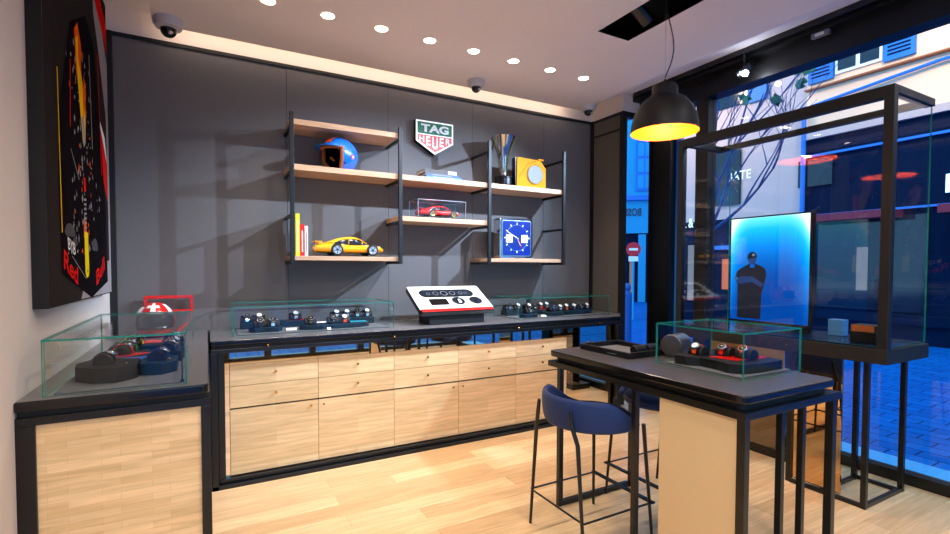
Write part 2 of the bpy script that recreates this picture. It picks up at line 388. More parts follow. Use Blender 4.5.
# adjustable spot inside the black slot
t = thing('slot_spotlight', 'black cylinder spotlight recessed in the ceiling slot', 'spotlight', (2.62, 2.45, 3.24))
r_ = Euler((R(20), R(52), R(200))).to_matrix()
MB().lathe([(.001, .09), (.045, .09), (.045, -.09), (.04, -.09), (.04, -.07)], (2.60, 2.42, 3.19), 28, r_).build('barrel', M['black'], t, smooth=True)
MB().lathe([(.001, -.075), (.04, -.075)], (2.60, 2.42, 3.19), 28, r_).build('lens', mat('dim_lens', (200, 210, 230), .1, emit=(220, 230, 255), estr=.6), t)
MB().cyl((2.62, 2.48, 3.26), (2.61, 2.44, 3.2), .012).build('bracket', M['black'], t)

# pendant lamp
t = thing('pendant_lamp', 'black dome pendant lamp with golden inside over the table', 'hanging lamp', (2.62, 2.2, 2.32))
px_, py_, pz = 2.60, 2.205, 2.325
prof = [(.208, 0), (.205, .05), (.194, .10), (.170, .155), (.135, .20), (.105, .220), (.080, .235), (.078, .290), (.068, .303), (.001, .305)]
MB().lathe(prof, (px_, py_, pz), 48).build('lamp_shade', M['lampout'], t, smooth=True)
MB().lathe([(.208, 0), (.201, .05), (.190, .098), (.166, .151), (.131, .195), (.10, .214), (.001, .216)], (px_, py_, pz), 48).build('inner_shade', M['lampin'], t, smooth=True)
MB().sphere((px_, py_, pz+.13), .035, 20).build('bulb', mat('warm_bulb', (255, 220, 150), .5, emit=(255, 200, 90), estr=12), t, smooth=True)
MB().lathe([(.012, .300), (.012, .320), (.006, .34), (.001, .34)], (px_, py_, pz), 16).build('cap', M['black'], t, smooth=True)
MB().tube([(px_, py_, pz+.34), (px_, py_, 3.26)], .0014, 6).build('suspension_wire', M['steel'], t)
pts = []
for i in range(21):
    u = i/20; pts.append((px_+.02*math.sin(u*PI)*1.6+.012*math.sin(2*PI*u), py_-.022*math.sin(u*PI)-.016*math.sin(2*PI*u), pz+.35+u*(3.26-pz-.35)))
MB().tube(pts, .0035, 8).build('cable', M['black'], t, smooth=True)
MB().cyl((px_, py_, 3.235), (px_, py_, 3.26), .05, n=28).build('ceiling_rose', M['black'], t)

# ------------------------------------------------------------------ big picture on the left wall
XP = -.55
PR = {k: mat('print_ink_'+k, c, .95, spec=.0, noise=n_, nscale=6) for k, c, n_ in (('red', (214, 30, 24), .05), ('white', (232, 228, 226), .03), ('gray', (150, 144, 148), .06), ('orange', (236, 88, 22), .25),
      ('amber', (250, 190, 20), .2), ('silver', (150, 150, 156), .4), ('yellow2', (232, 208, 20), .03), ('canvas', (46, 42, 42), .15))}
t = thing('wall_picture', 'large dark racing car print on the left wall', 'picture', (-.6, 3.2, 1.285))
MB().box(-.6, XP, 2.496, 3.93, 1.285, 3.12).build('canvas', [PR['canvas']], t)
MB().box(-.6, XP+.0008, 2.4945, 2.4965, 1.284, 3.121).build('canvas_side', M['dark'], t)
def decal(name, poly, m, lift):
    b = MB().add([(XP+lift, y, z) for y, z in poly], [list(range(len(poly)))]); return b.build(name, m, t)
dk = mat('print_black', (24, 21, 25), .95, spec=.0, noise=.3, nscale=8)
decal('white_band', [(3.51, 3.10), (3.52, 2.9), (3.66, 2.72), (3.85, 2.4), (3.90, 2.1), (3.93, 2.05), (3.93, 2.75), (3.72, 2.95), (3.60, 3.12)], PR['gray'], .0006)
decal('red_band', [(3.515, 3.115), (3.62, 3.115), (3.925, 3.0), (3.925, 2.80), (3.86, 2.86), (3.52, 3.0)], PR['red'], .0012)
decal('lower_grey', [(3.06, 1.29), (3.30, 1.29), (3.925, 1.29), (3.925, 1.5), (3.2, 1.42)], PR['gray'], .0006)
decal('grey_edge', [(3.86, 2.3), (3.93, 2.4), (3.93, 1.29), (3.88, 1.29)], PR['gray'], .0008)
decal('lower_red_band', [(3.56, 2.33), (3.84, 2.12), (3.86, 1.86), (3.70, 2.0)], PR['red'], .0012)
decal('lower_white_band', [(3.56, 2.36), (3.80, 2.25), (3.86, 2.1), (3.66, 2.28)], PR['white'], .0013)
decal('car_silhouette', [(2.72, 2.15), (2.95, 2.6), (3.3, 2.78), (3.5, 2.7), (3.62, 2.4), (3.70, 2.1), (3.78, 1.8), (3.80, 1.36), (3.306, 1.285), (2.70, 1.42), (2.68, 1.8)], dk, .0016)  # near-black car body, part of the print
decal('flame_red', [(3.03, 2.60), (3.10, 2.66), (3.17, 2.58), (3.20, 2.46), (3.26, 2.40), (3.25, 2.2), (3.20, 2.12), (3.12, 2.3), (3.05, 2.42)], PR['orange'], .0022)
decal('flame_yellow', [(3.05, 2.56), (3.10, 2.60), (3.10, 2.48), (3.18, 2.40), (3.20, 2.2), (3.24, 2.3), (3.23, 2.1), (3.17, 2.08), (3.09, 2.34)], PR['amber'], .0028)
decal('cockpit', [(3.16, 2.52), (3.21, 2.46), (3.21, 2.38), (3.17, 2.40)], dk, .0034)
decal('halo_highlight', [(3.15, 2.2), (3.2, 2.24), (3.23, 2.1), (3.18, 2.06)], PR['silver'], .0034)
decal('red_stripe', [(3.16, 1.91), (3.205, 1.91), (3.215, 1.84), (3.17, 1.84)], PR['red'], .0025)
for k in range(8):
    z = 1.80-.024*k; decal('stripe_mark', [(3.16+.001*k, z), (3.215, z+.006), (3.215, z-.006), (3.16, z-.012)], PR['gray'], .0025)
decal('nose_orange', [(3.15, 1.69), (3.20, 1.69), (3.21, 1.60), (3.14, 1.60)], PR['orange'], .0024)
b = [(3.15, 1.63), (3.24, 1.63)]+[(3.2+.045*math.cos(R(a)), 1.43+.035*math.sin(R(a))) for a in range(0, -181, -20)]
decal('nose_cone', b, PR['yellow2'], .003)
decal('nose_dot', [(3.21+.008*math.cos(R(a)), 1.43+.008*math.sin(R(a))) for a in range(0, 360, 40)], dk, .0036)
for (cy, cz, w, h) in ((2.86, 1.60, .10, .05), (3.42, 1.55, .08, .06), (2.95, 1.56, .05, .03)):
    decal('wheel_highlight', [(cy+w*math.cos(R(a)), cz+h*math.sin(R(a))) for a in range(0, 181, 20)]+[(cy-w*.7, cz-.01), (cy+w*.7, cz-.01)], mat('print_tyre', (80, 78, 84), .95, spec=.0, noise=.3), .0022)
for y0, z0, y1, z1, m in ((2.69, 2.3, 2.71, 1.6, 'amber'), (3.60, 2.7, 3.66, 2.0, 'red'), (2.93, 2.42, 2.90, 2.1, 'red'), (2.90, 2.0, 3.06, 1.88, 'gray'), (2.88, 1.5, 3.17, 1.39, 'gray'), (3.36, 2.6, 3.40, 2.1, 'gray')):
    decal('pinstripe', [(y0, z0), (y0+.012, z0), (y1+.012, z1), (y1, z1)], PR[m], .0025)
random.seed(11)
for nm, mk, cnt in (('glints', 'silver', 70), ('warm_glints', 'orange', 22), ('grey_glints', 'gray', 50)):
    gb = MB()
    for k in range(cnt):
        z = random.uniform(1.5, 2.55); y = 3.17+random.gauss(0, .16)*(1.4 if z < 2.0 else .8); a_ = random.uniform(.004, .016); h_ = random.uniform(.004, .03)
        if not 2.78 < y < 3.62: continue
        gb.add([(XP+.0019, y-a_, z), (XP+.0019, y, z-h_*.6), (XP+.0019, y+a_, z+random.uniform(-.01, .01)), (XP+.0019, y, z+h_)], [[0, 1, 2, 3]])
    gb.build(nm, PR[mk], t)
text('Red', 'lettering', (XP, 2.86, 1.445), (0, 1, -.33), (0, .12, 1), .27, .085, PR['red'], t, .003, bold=.02)
text('Bull', 'lettering', (XP, 3.56, 1.43), (0, 1, .36), (0, -.1, 1), .27, .085, PR['red'], t, .003, bold=.02)
text('BYB', 'lettering', (XP, 2.88, 1.545), (0, 1, -.2), (0, 0, 1), .14, .055, PR['white'], t, .003, bold=.015)

# ------------------------------------------------------------------ left bench
t = thing('display_bench', 'black framed bench along the left wall, floor reflection painted on its front', 'display counter', (-.3, 2.9, 0))
MB().prism([(-.6, 4.23), (-.6, 2.25)]+[(0.0-.03+.03*math.cos(R(a)), 2.28+.03*math.sin(R(a))) for a in range(-90, 1, 15)]+[(0.0, 4.23)], .936, .976).build('worktop', M['top'], t, bevel=.008, seg=3, edge=M['gloss'])
MB().box(-.59, -.01, 2.275, 4.23, .915, .936).build('shadow_gap', M['black_matt'], t)
MB().box(-.6, .005, 2.26, 4.23, .885, .915).build('top_rail', M['black'], t, bevel=.002)
MB().box(-.6, -.545, 2.26, 2.32, 0, .885).build('leg', M['black'], t, bevel=.002)
MB().box(-.03, .005, 2.26, 2.32, 0, .885).build('leg', M['black'], t, bevel=.002)
MB().box(-.545, -.03, 2.272, 2.30, .0, .885).build('painted_reflection_panel', M['reflfront2'], t)  # mirrored bench front: reflected floor painted on as oak strips
MB().box(-.03, .003, 2.32, 3.50, 0, .885).build('side_panel', M['black'], t)

# ------------------------------------------------------------------ back counter
WT = [(.008, 4.23), (.008, 3.53), (3.58, 3.53), (3.805, 3.76), (3.805, 4.23)]
t = thing('worktop', 'long anthracite worktop under the shelves on the back wall', 'worktop', (1.9, 3.9, .936))
MB().prism(WT, .94, .976).build('slab', M['top'], t, bevel=.008, seg=3, edge=M['gloss'])
MB().prism([(.02, 4.2), (.02, 3.55), (3.56, 3.55), (3.78, 3.77), (3.78, 4.2)], .918, .94).build('shadow_gap', M['black_matt'], t)
t = thing('counter_frame', 'black metal frame around the cabinets of the back counter', 'frame', (1.9, 3.55, 0))
MB().box(.01, 3.6, 3.535, 3.575, .892, .918).build('top_rail', M['black'], t, bevel=.003)
MB().box(.01, 3.6, 3.535, 3.56, .0, .028).build('bottom_rail', M['black'], t, bevel=.003)
MB().box(.06, 3.6, 3.565, 3.60, .0, .055).build('plinth', M['black'], t, bevel=.003)
MB().box(.01, .05, 3.535, 3.60, .0, .892).build('left_post', M['black'], t, bevel=.002)
MB().box(.052, .09, 3.575, 3.62, .0, .892).build('inner_post', M['black'], t, bevel=.002)
MB().box(3.55, 3.6, 3.535, 3.60, 0, .892).build('right_post', M['black'], t, bevel=.002)
MB().prism([(3.6, 3.56), (3.78, 3.74), (3.78, 4.2), (3.6, 4.2)], 0, .918).build('corner_panel', M['black'], t)
for i in range(8):
    px = [.35, 1.24, 2.37, 3.3][i % 4]
    if i > 3: break
    MB().sphere((px, 3.528, .928), .009, 12).build('rail_stud', M['gold'], t, smooth=True)
ux = [.12, .69, 1.26, 1.82, 2.39, 2.96, 3.52]
un = ['leftmost', 'second from the left', 'third from the left', 'fourth from the left', 'fifth from the left, behind the blue stool', 'rightmost, behind the table']
for i in range(6):
    a, c = ux[i]+.0015, ux[i+1]-.0015
    t = thing('cabinet', 'counter cabinet with two drawers and a door, '+un[i], 'cabinet', ((a+c)/2, 3.9, 0), group='cabinets of the back counter')
    MB().box(a, c, 3.62, 4.2, .056, .91).build('body', M['black_matt'], t)
    MB().box(a, c, 3.60, 3.62, .803, .888).build('top_panel', M['mirror'], t)
    fm = M['reflfront'] if i < 5 else M['mirror']  # all but the rightmost: floor reflection painted as planks on mirrored fronts
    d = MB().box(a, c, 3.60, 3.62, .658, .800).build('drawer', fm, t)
    cx = (a+c)/2
    MB().lathe([(.001, 0), (.009, 0), (.009, .006), (.005, .008), (.005, .016), (.001, .016)], (cx, 3.586, .735), 14, Euler((-PI/2, 0, 0)).to_matrix()).build('knob', M['gold'], d)
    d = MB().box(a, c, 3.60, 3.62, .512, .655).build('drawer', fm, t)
    MB().lathe([(.001, 0), (.009, 0), (.009, .006), (.005, .008), (.005, .016), (.001, .016)], (cx, 3.586, .59), 14, Euler((-PI/2, 0, 0)).to_matrix()).build('knob', M['gold'], d)
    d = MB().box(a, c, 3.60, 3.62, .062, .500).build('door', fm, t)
    kx = c-.05 if i % 2 == 0 else a+.035
    MB().lathe([(.001, 0), (.008, 0), (.008, .006), (.005, .008), (.005, .016), (.001, .016)], (kx, 3.586, .465), 14, Euler((-PI/2, 0, 0)).to_matrix()).build('knob', M['gold'], d)
tag(MB().box(.092, .118, 3.60, 4.2, .056, .888).build('side_panel', M['mirror']), 'narrow mirrored filler strip left of the leftmost cabinet', 'panel')

# ------------------------------------------------------------------ glass cases
def glass_case(name, label, x0, x1, y0, y1, z0, z1, th=.006, back=False):
    t = thing(name, label, 'display case', ((x0+x1)/2, (y0+y1)/2, z0))
    g = [M['glass'], M['edge']]
    pane(x0, x1, y0, y0+th, z0, z1-th, 'y').build('front_pane', g, t)
    pane(x0, x1, y1-th, y1, z0, z1-th, 'y').build('rear_pane', g, t)
    pane(x0, x0+th, y0+th, y1-th, z0, z1-th, 'x').build('side_pane', g, t)
    pane(x1-th, x1, y0+th, y1-th, z0, z1-th, 'x').build('side_pane', g, t)
    pane(x0, x1, y0, y1, z1-th, z1, 'z').build('top_pane', g, t)
    return t
W = .9765
glass_case('glass_case', 'tall glass display case of watches on the left bench', -.53, -.078, 2.29, 3.42, W, 1.186, .008)
glass_case('glass_case', 'long low glass case of watches on the left of the back counter', .150, 1.295, 3.70, 4.18, W, 1.180)
glass_case('glass_case', 'low glass case of watches at the right end of the counter', 2.49, 3.60, 3.71, 4.15, W, 1.172)
t = glass_case('glass_case', 'glass display case on the high table near the stools', 2.035, 2.48, 1.285, 1.76, .9605, 1.168)
for x, y, z1, zz in ((-.10, 2.32, 1.17, W),):
    pass
def mat_pad(name, label, x0, x1, y0, y1, z, m, h=.006):
    return tag(MB().box(x0, x1, y0, y1, z, z+h).build(name, m, bevel=.002), label, 'mat')
mat_pad('case_mat', 'grey felt base inside the glass case on the left bench', -.505, -.10, 2.32, 3.39, W, M['traygrey'])
mat_pad('case_mat', 'grey felt base in the long glass case left on the counter', .18, 1.27, 3.73, 4.16, W, M['traygrey'])
mat_pad('case_mat', 'grey felt base in the glass case at the counter\'s right end', 2.51, 3.58, 3.735, 4.13, W, M['traygrey'])
mat_pad('case_mat', 'grey felt base in the glass case on the high table', 2.07, 2.455, 1.32, 1.73, .9605, M['traygrey'])
ZB = W+.0065

def riser(label, poly, z0, h, m):
    return tag(MB().prism(poly, z0, z0+h).build('display_block', m, bevel=.003), label, 'display block')
def hexa(cx, cy, w, d, k=.3, n=1):
    return [(cx-w/2, cy), (cx-w/2+w*k/2, cy-d/2), (cx+w/2-w*k/2, cy-d/2), (cx+w/2, cy), (cx+w/2-w*k/2, cy+d/2), (cx-w/2+w*k/2, cy+d/2)]

# prototypes ---------------------------------------------------------
def half_round(r, w, h0, cx=0):
    pts = []
    for i in range(17):
        a = PI*i/16; pts.append((r*math.cos(a), h0+r*1.05*math.sin(a)))
    return MB().prism([(p[0], p[1]) for p in ([(r, 0)]+pts+[(-r, 0)])], -w/2, w/2, 'x')
def make_watch(strapm, dialm, casem, s=1.0):
    """local: cushion axis X, dial looks to -Y and up"""
    c = thing('watch_cushion', '', 'cushion'); half_round(.036*s, .075*s, .006*s).build('cushion', M['navyblk'], c, bevel=.003, smooth=True)
    w = thing('wristwatch', '', 'watch')
    rings = []; r = .038*s; hw = .0105*s
    n = 22
    vs = []; fs = []
    for i in range(n+1):
        a = PI*i/n
        for rr in (r, r+.0035*s):
            for xx in (-hw, hw): vs.append((xx, -rr*math.cos(a), .006*s+rr*1.05*math.sin(a)))
    for i in range(n):
        o = i*4
        fs += [[o, o+4, o+5, o+1], [o+2, o+3, o+7, o+6], [o, o+2, o+6, o+4], [o+1, o+5, o+7, o+3]]
    fs += [[0, 1, 3, 2], [n*4, n*4+2, n*4+3, n*4+1]]
    MB().add(vs, fs).build('strap', strapm, w, smooth=False)
    a = R(52); ctr = (0, -(r+.004*s)*math.cos(a), .006*s+(r+.004*s)*1.05*math.sin(a))
    rot = Euler((PI/2-a, 0, 0)).to_matrix()
    MB().lathe([(.001, -.003*s), (.0195*s, -.003*s), (.0215*s, .002*s), (.0215*s, .007*s), (.019*s, .0105*s), (.0165*s, .0105*s), (.0165*s, .008*s), (.001, .008*s)], ctr, 28, rot).build('case', casem, w, smooth=True)
    k = MB().lathe([(.001, .0085*s), (.0163*s, .0085*s)], ctr, 24, rot).build('dial', dialm, w)
    nrm = rot @ Vector((0, 0, 1)); rx = rot @ Vector((1, 0, 0)); ry = rot @ Vector((0, 1, 0)); cc = Vector(ctr)+nrm*.0095*s
    hb = MB()
    for ang, ln, wd in ((R(55), .011, .0012), (R(150), .008, .0016)):
        d = rx*math.cos(ang)+ry*math.sin(ang); e = nrm.cross(d)
        p0 = cc-d*.002*s; p1 = cc+d*ln*s
        hb.add([p0-e*wd*s/2, p0+e*wd*s/2, p1+e*wd*s/2, p1-e*wd*s/2], [[0, 1, 2, 3]])
    hb.build('hands', M['white'] if dialm != M['white'] else M['dark'], w)
    p0 = Vector(ctr)+rx*.021*s+nrm*.004*s
    MB().cyl(p0, p0+rx*.005*s, .003*s, n=10).build('crown', casem, w)
    return c, w
DB = mat('navy_dial', (16, 34, 78), .25, noise=.05); DK = mat('black_dial', (10, 10, 12), .25, noise=.05)
protos = {
    'steel': make_watch(M['steel'], M['white'], M['steel']),
    'steelblack': make_watch(M['steel'], DK, M['steel']),
    'blue': make_watch(mat('navy_strap', (14, 40, 100), .5, noise=.1), DB, M['steel']),
    'black': make_watch(M['dark'], DK, M['steel']),
    'orange': make_watch(M['orange'], M['white'], M['steel']),
    'red': make_watch(M['red'], DK, M['steel']),
    'green': make_watch(mat('green_strap', (0, 130, 70), .5, noise=.1), DK, M['steel']),
    'yellow': make_watch(mat('yellow_strap', (240, 205, 0), .5, noise=.1), DK, M['steel']),
}
kindtxt = {'steel': 'pale dial steel wristwatch', 'steelblack': 'black dial steel wristwatch', 'blue': 'navy strap wristwatch', 'black': 'black strap wristwatch',
           'orange': 'orange strap wristwatch', 'red': 'red strap wristwatch', 'green': 'green strap wristwatch', 'yellow': 'yellow strap wristwatch'}
used = {}
def put_watch(kind, x, y, z, rz, where, group, s=1.0):
    c0, w0 = protos[kind]
    if kind not in used:
        used[kind] = 1; c, w = c0, w0
    else:
        c, w = copy_tree(c0), copy_tree(w0)
    if group in (G1, globals().get('G2')): s = 1.14
    for o in (c, w): o.location = (x, y, z); o.rotation_euler.z = rz; o.scale = (s, s, s)
    tag(c, 'small black half-round cushion '+where, 'cushion', 'watch cushions '+group)
    tag(w, kindtxt[kind]+' '+where, 'watch', 'watches '+group)

# -- long case, left on the counter
riser('dark teal block at the left rear of the long glass case', [(.215, 4.14), (.215, 4.04), (.42, 4.04), (.42, 4.14)], ZB, .05, M['teal'])
riser('dark teal hexagonal block at the left front of the long case', hexa(.37, 3.855, .23, .13), ZB, .035, M['teal'])
riser('dark teal low block with the red pad in the long case', [(.50, 4.14), (.50, 4.05), (.76, 4.05), (.76, 4.14)], ZB, .05, M['teal'])
riser('dark teal wavy block at the front right of the long case', [(.60, 3.84), (.63, 3.78), (.76, 3.76), (.80, 3.775), (1.0, 3.775), (1.06, 3.80), (1.13, 3.83), (1.13, 3.91), (.98, 3.93), (.64, 3.93)], ZB, .035, M['teal'])
riser('dark teal block at the right rear of the long glass case', [(.88, 4.14), (.88, 4.02), (1.235, 4.02), (1.235, 4.14)], ZB, .055, M['teal'])
zt = ZB+.0505
G1 = 'in the long glass case'
put_watch('steelblack', .26, 4.09, zt, 0, 'at the far left rear of the long glass case', G1)
put_watch('steel', .345, 4.09, zt, 0, 'second from left in the rear row of the long glass case', G1)
put_watch('black', .33, 3.855, ZB+.0355, 0, 'on the left of the front hexagonal block, long case', G1)
put_watch('steelblack', .415, 3.855, ZB+.0355, 0, 'on the right of the front hexagonal block, long case', G1)
put_watch('steel', .61, 4.09, zt+.006, 0, 'standing on the red pad in the long glass case', G1)
tag(MB().box(.565, .70, 4.055, 4.135, ZB+.0505, ZB+.0555).build('display_pad', M['red'], bevel=.001), 'red pad under a steel watch in the long glass case', 'pad')
put_watch('black', .68, 3.84, ZB+.0355, 0, 'at the left end of the wavy front block, long case', G1)
put_watch('black', .85, 3.85, ZB+.0355, 0, 'in the middle of the wavy front block, long case', G1)
put_watch('orange', .935, 3.85, ZB+.0355, 0, 'near the teal pad on the wavy front block, long case', G1)
for i, (x, k) in enumerate(((.925, 'steel'), (1.01, 'steel'), (1.095, 'steelblack'), (1.18, 'steel'))):
    put_watch(k, x, 4.08, ZB+.0555, 0, ['at the left end of', 'second from the left on', 'third from the left on', 'at the right end of'][i]+' the right rear block, long case', G1)
tag(MB().box(.99, 1.12, 3.845, 3.90, ZB+.0355, ZB+.040).build('display_pad', mat('teal_pad', (20, 150, 180), .5, noise=.05), bevel=.001), 'bright teal pad on the wavy block in the long case', 'pad')
def card(label, x, y, w=.05, z=ZB):
    return tag(MB().prism([(y-.012, z), (y+.012, z), (y+.008, z+.016), (y+.005, z+.016)], x-w/2, x+w/2, 'x').build('price_card', M['paper']), label, 'card')
card('cream information card near the red pad in the long case', .545, 3.84, .075)
card('small cream card in front of the wavy block, long case', .80, 3.748, .028)
tag(MB().cyl((.73, 4.03, ZB+.016), (.84, 4.03, ZB+.016), .016, n=20).build('display_roll', M['white'], smooth=True), 'white cylindrical roll lying in the long glass case', 'roll')

# -- case at the counter's right end
riser('teal block at the left rear of the right glass case', [(2.55, 4.12), (2.55, 4.01), (2.76, 4.01), (2.76, 4.12)], ZB, .05, M['teal'])
riser('teal octagonal block at the front left of the right case', hexa(2.66, 3.80, .20, .10), ZB, .035, M['teal'])
riser('teal block in the rear middle of the right glass case', [(2.79, 4.12), (2.79, 4.01), (3.10, 4.01), (3.10, 4.12)], ZB, .045, M['teal'])
riser('teal wavy block at the front right of the right case', [(2.86, 3.80), (2.92, 3.76), (3.04, 3.77), (3.10, 3.81), (3.25, 3.83), (3.34, 3.80), (3.50, 3.86), (3.50, 3.97), (2.95, 3.97), (2.88, 3.90)], ZB, .04, M['teal'])
G2 = 'in the right glass case'
for i, (x, k) in enumerate(((2.60, 'steelblack'), (2.70, 'steel'))):
    put_watch(k, x, 4.065, ZB+.0505, 0, ['at the far left rear', 'second from left at the rear'][i]+' of the right glass case', G2)
for i, (x, k) in enumerate(((2.83, 'steel'), (2.90, 'steelblack'), (2.975, 'orange'), (3.05, 'steel'))):
    put_watch(k, x, 4.065, ZB+.0455+(.005 if x > 2.95 else 0), 0, ['leftmost', 'second', 'third', 'rightmost'][i]+' on the rear middle block of the right case', G2)
tag(MB().box(2.94, 3.09, 4.02, 4.11, ZB+.0455, ZB+.05).build('display_pad', M['red'], bevel=.001), 'red pad on the rear block of the right glass case', 'pad')
put_watch('steelblack', 2.66, 3.80, ZB+.0355, 0, 'alone on the front left block of the right case', G2)
for i, (x, y, k) in enumerate(((2.96, 3.83, 'blue'), (3.06, 3.86, 'steel'), (3.17, 3.90, 'orange'), (3.26, 3.89, 'steel'), (3.35, 3.88, 'steelblack'), (3.44, 3.90, 'steel'))):
    put_watch(k, x, y, ZB+.0405, 0, ['first', 'second', 'third', 'fourth', 'fifth', 'sixth'][i]+' from the left on the wavy block of the right case', G2)
card('cream card between the blocks of the right glass case', 2.84, 3.80, .06)

# -- case on the left bench (watches face the room)
riser('black hexagonal block nearest the front of the left bench case', [(-.49, 2.60), (-.475, 2.50), (-.41, 2.43), (-.33, 2.41), (-.265, 2.48), (-.265, 2.62), (-.36, 2.68), (-.45, 2.68)], ZB, .06, M['navyblk'])
riser('teal block right of the black one in the left bench case', [(-.262, 2.53), (-.18, 2.505), (-.125, 2.56), (-.125, 2.70), (-.20, 2.74), (-.262, 2.70)], ZB, .05, M['teal'])
riser('low teal block under the coloured pads, left bench case', [(-.47, 2.80), (-.27, 2.80), (-.24, 2.90), (-.27, 3.0), (-.47, 3.0)], ZB, .045, M['teal'])
riser('teal block in the middle right of the left bench case', [(-.235, 2.86), (-.12, 2.83), (-.105, 2.95), (-.13, 3.04), (-.235, 3.04)], ZB, .05, M['teal'])
riser('teal block at the far end of the left bench case', [(-.45, 3.10), (-.12, 3.10), (-.12, 3.32), (-.45, 3.32)], ZB, .05, M['teal'])
G3 = 'in the case on the left bench'
put_watch('black', -.385, 2.55, ZB+.0605, R(90), 'nearest the front on the black block, left bench case', G3, 1.0)
put_watch('blue', -.20, 2.61, ZB+.0505, R(90), 'on the front right teal block, left bench case', G3, 1.0)
put_watch('red', -.36, 2.86, ZB+.0505, R(90), 'on the red and blue pads, left bench case', G3, 1.0)
put_watch('green', -.355, 2.94, ZB+.0505, R(90), 'behind the red strapped one, left bench case', G3, 1.1)
put_watch('yellow', -.35, 3.14, ZB+.0505, R(90), 'at the far left of the left bench case', G3, 1.1)
for i, (y, k, x) in enumerate(((2.88, 'steelblack', -.18), (2.98, 'steel', -.175), (3.14, 'steel', -.18), (3.25, 'steelblack', -.18))):
    put_watch(k, x, y, ZB+.0505, R(90), ['first', 'second', 'third', 'fourth'][i]+' of the steel row receding in the left bench case', G3, 1.0)
tag(MB().prism([(-.46, 2.83), (-.33, 2.80), (-.25, 2.86), (-.37, 2.90)], ZB+.0455, ZB+.0500).build('display_pad', M['red']), 'red pad under the red strapped watch, left bench case', 'pad')
tag(MB().box(-.48, -.25, 2.74, 2.795, ZB, ZB+.042).build('display_pad', M['blue'], bevel=.001), 'blue pad in front of the red one, left bench case', 'pad')
tag(MB().prism([(-.32, 3.20), (-.22, 3.18), (-.20, 3.26), (-.30, 3.30)], ZB+.0505, ZB+.0545).build('display_pad', M['orange']), 'orange pad at the far end of the left bench case', 'pad')
tag(MB().sphere((-.30, 2.47, ZB+.066), .006, 12).build('price_stud', M['gold'], smooth=True), 'tiny brass stud on the black block, left bench case', 'stud')
tag(MB().sphere((-.155, 2.57, ZB+.056), .006, 12).build('price_stud', M['gold'], smooth=True), 'tiny brass stud on the front right teal block, left bench case', 'stud')
t = thing('case_lock', 'thin black lock rod inside the left bench case corner', 'lock', (-.10, 2.31, W))
MB().cyl((-.095, 2.308, W+.0065), (-.095, 2.308, 1.165), .0025, n=10).build('rod', M['black'], t)
MB().cyl((-.095, 2.308, 1.15), (-.095, 2.308, 1.17), .007, n=14).build('top_knob', M['black'], t)
MB().cyl((-.095, 2.308, W+.0065), (-.095, 2.308, W+.018), .007, n=14).build('bottom_knob', M['black'], t)

# -- case on the high table
ZT = .9605+.0065
riser('large black wavy block in the case on the high table', [(2.08, 1.68), (2.085, 1.62), (2.13, 1.57), (2.12, 1.47), (2.10, 1.40), (2.14, 1.345), (2.24, 1.335), (2.42, 1.335), (2.435, 1.45), (2.40, 1.62), (2.30, 1.70), (2.15, 1.71)], ZT, .045, M['navyblk'])
tag(MB().prism([(2.17, 1.55), (2.19, 1.42), (2.40, 1.40), (2.40, 1.47)], ZT+.0455, ZT+.049).build('display_pad', M['red']), 'red pad under the watches on the high table', 'pad')
G4 = 'in the case on the high table'
put_watch('orange', 2.20, 1.63, ZT+.0455, R(-90), 'on the left of three in the table case', G4)
put_watch('red', 2.27, 1.53, ZT+.0495, R(-90), 'in the middle of three in the table case', G4)
put_watch('steelblack', 2.29, 1.435, ZT+.0495, R(-90), 'on the right of three in the table case', G4, 1.05)

# ------------------------------------------------------------------ high table
t = thing('high_table', 'dark high table with black metal legs and beige side panel', 'table', (2.13, 1.73, 0))
MB().prism(rrect(1.79, 2.46, 1.12, 2.35, .04), .925, .96).build('table_top', M['tabletop'], t, bevel=.008, seg=3, edge=M['gloss'])
MB().prism(rrect(1.82, 2.44, 1.15, 2.32, .03), .897, .925).build('shadow_gap', M['black_matt'], t)
MB().box(1.79, 2.50, 1.12, 1.16, .865, .897).box(1.79, 2.50, 2.31, 2.35, .865, .897).box(1.79, 1.83, 1.16, 2.31, .865, .897).box(2.46, 2.50, 1.16, 2.31, .865, .897).build('top_frame', M['black'], t, bevel=.002)
for x, y, w in ((1.81, 1.14, .034), (2.465, 1.145, .034), (2.115, 1.17, .026), (2.275, 1.17, .026), (1.87, 2.36-.03, .03), (2.46, 2.32, .03), (1.83, 1.70, .028)):
    MB().box(x-w/2, x+w/2, y-w/2, y+w/2, 0, .866).build('leg', M['black'], t, bevel=.002)
MB().box(1.885, 2.445, 2.315, 2.345, .0, .03).build('foot_rail', M['black'], t, bevel=.002)
MB().box(1.80, 1.82, 1.158, 1.53, .0, .866).build('side_panel', M['beige'], t)

# tray and its cushions, textured block
t = thing('presentation_tray', 'black leather presentation tray on the high table', 'tray', (2.22, 2.15, .96))
tx0, tx1, ty0, ty1 = 1.99, 2.27, 1.90, 2.27
MB().box(tx0, tx1, ty0, ty1, .9605, .966).build('base', M['traygrey'], t)
MB().box(tx0-.012, tx0, ty0-.012, ty1+.012, .9605, .995).box(tx1, tx1+.012, ty0-.012, ty1+.012, .9605, .995).box(tx0, tx1, ty0-.012, ty0, .9605, .995).box(tx0, tx1, ty1, ty1+.012, .9605, .995).build('rim', M['navyblk'], t, bevel=.004, smooth=True)
MB().box(tx0-.0128, tx0-.012, 1.98, 2.05, .971, .975).build('stamp', M['silver'], t)
for x, lb in ((2.11, 'left'), (2.21, 'right')):
    c = thing('tray_cushion', lb+' black cushion roll in the leather tray on the table', 'cushion', (x, 1.945, .9665))
    MB().cyl((x-.04, 1.945, .994), (x+.04, 1.945, .994), .027, n=24).build('roll', M['navyblk'], c, bevel=.005, smooth=True)
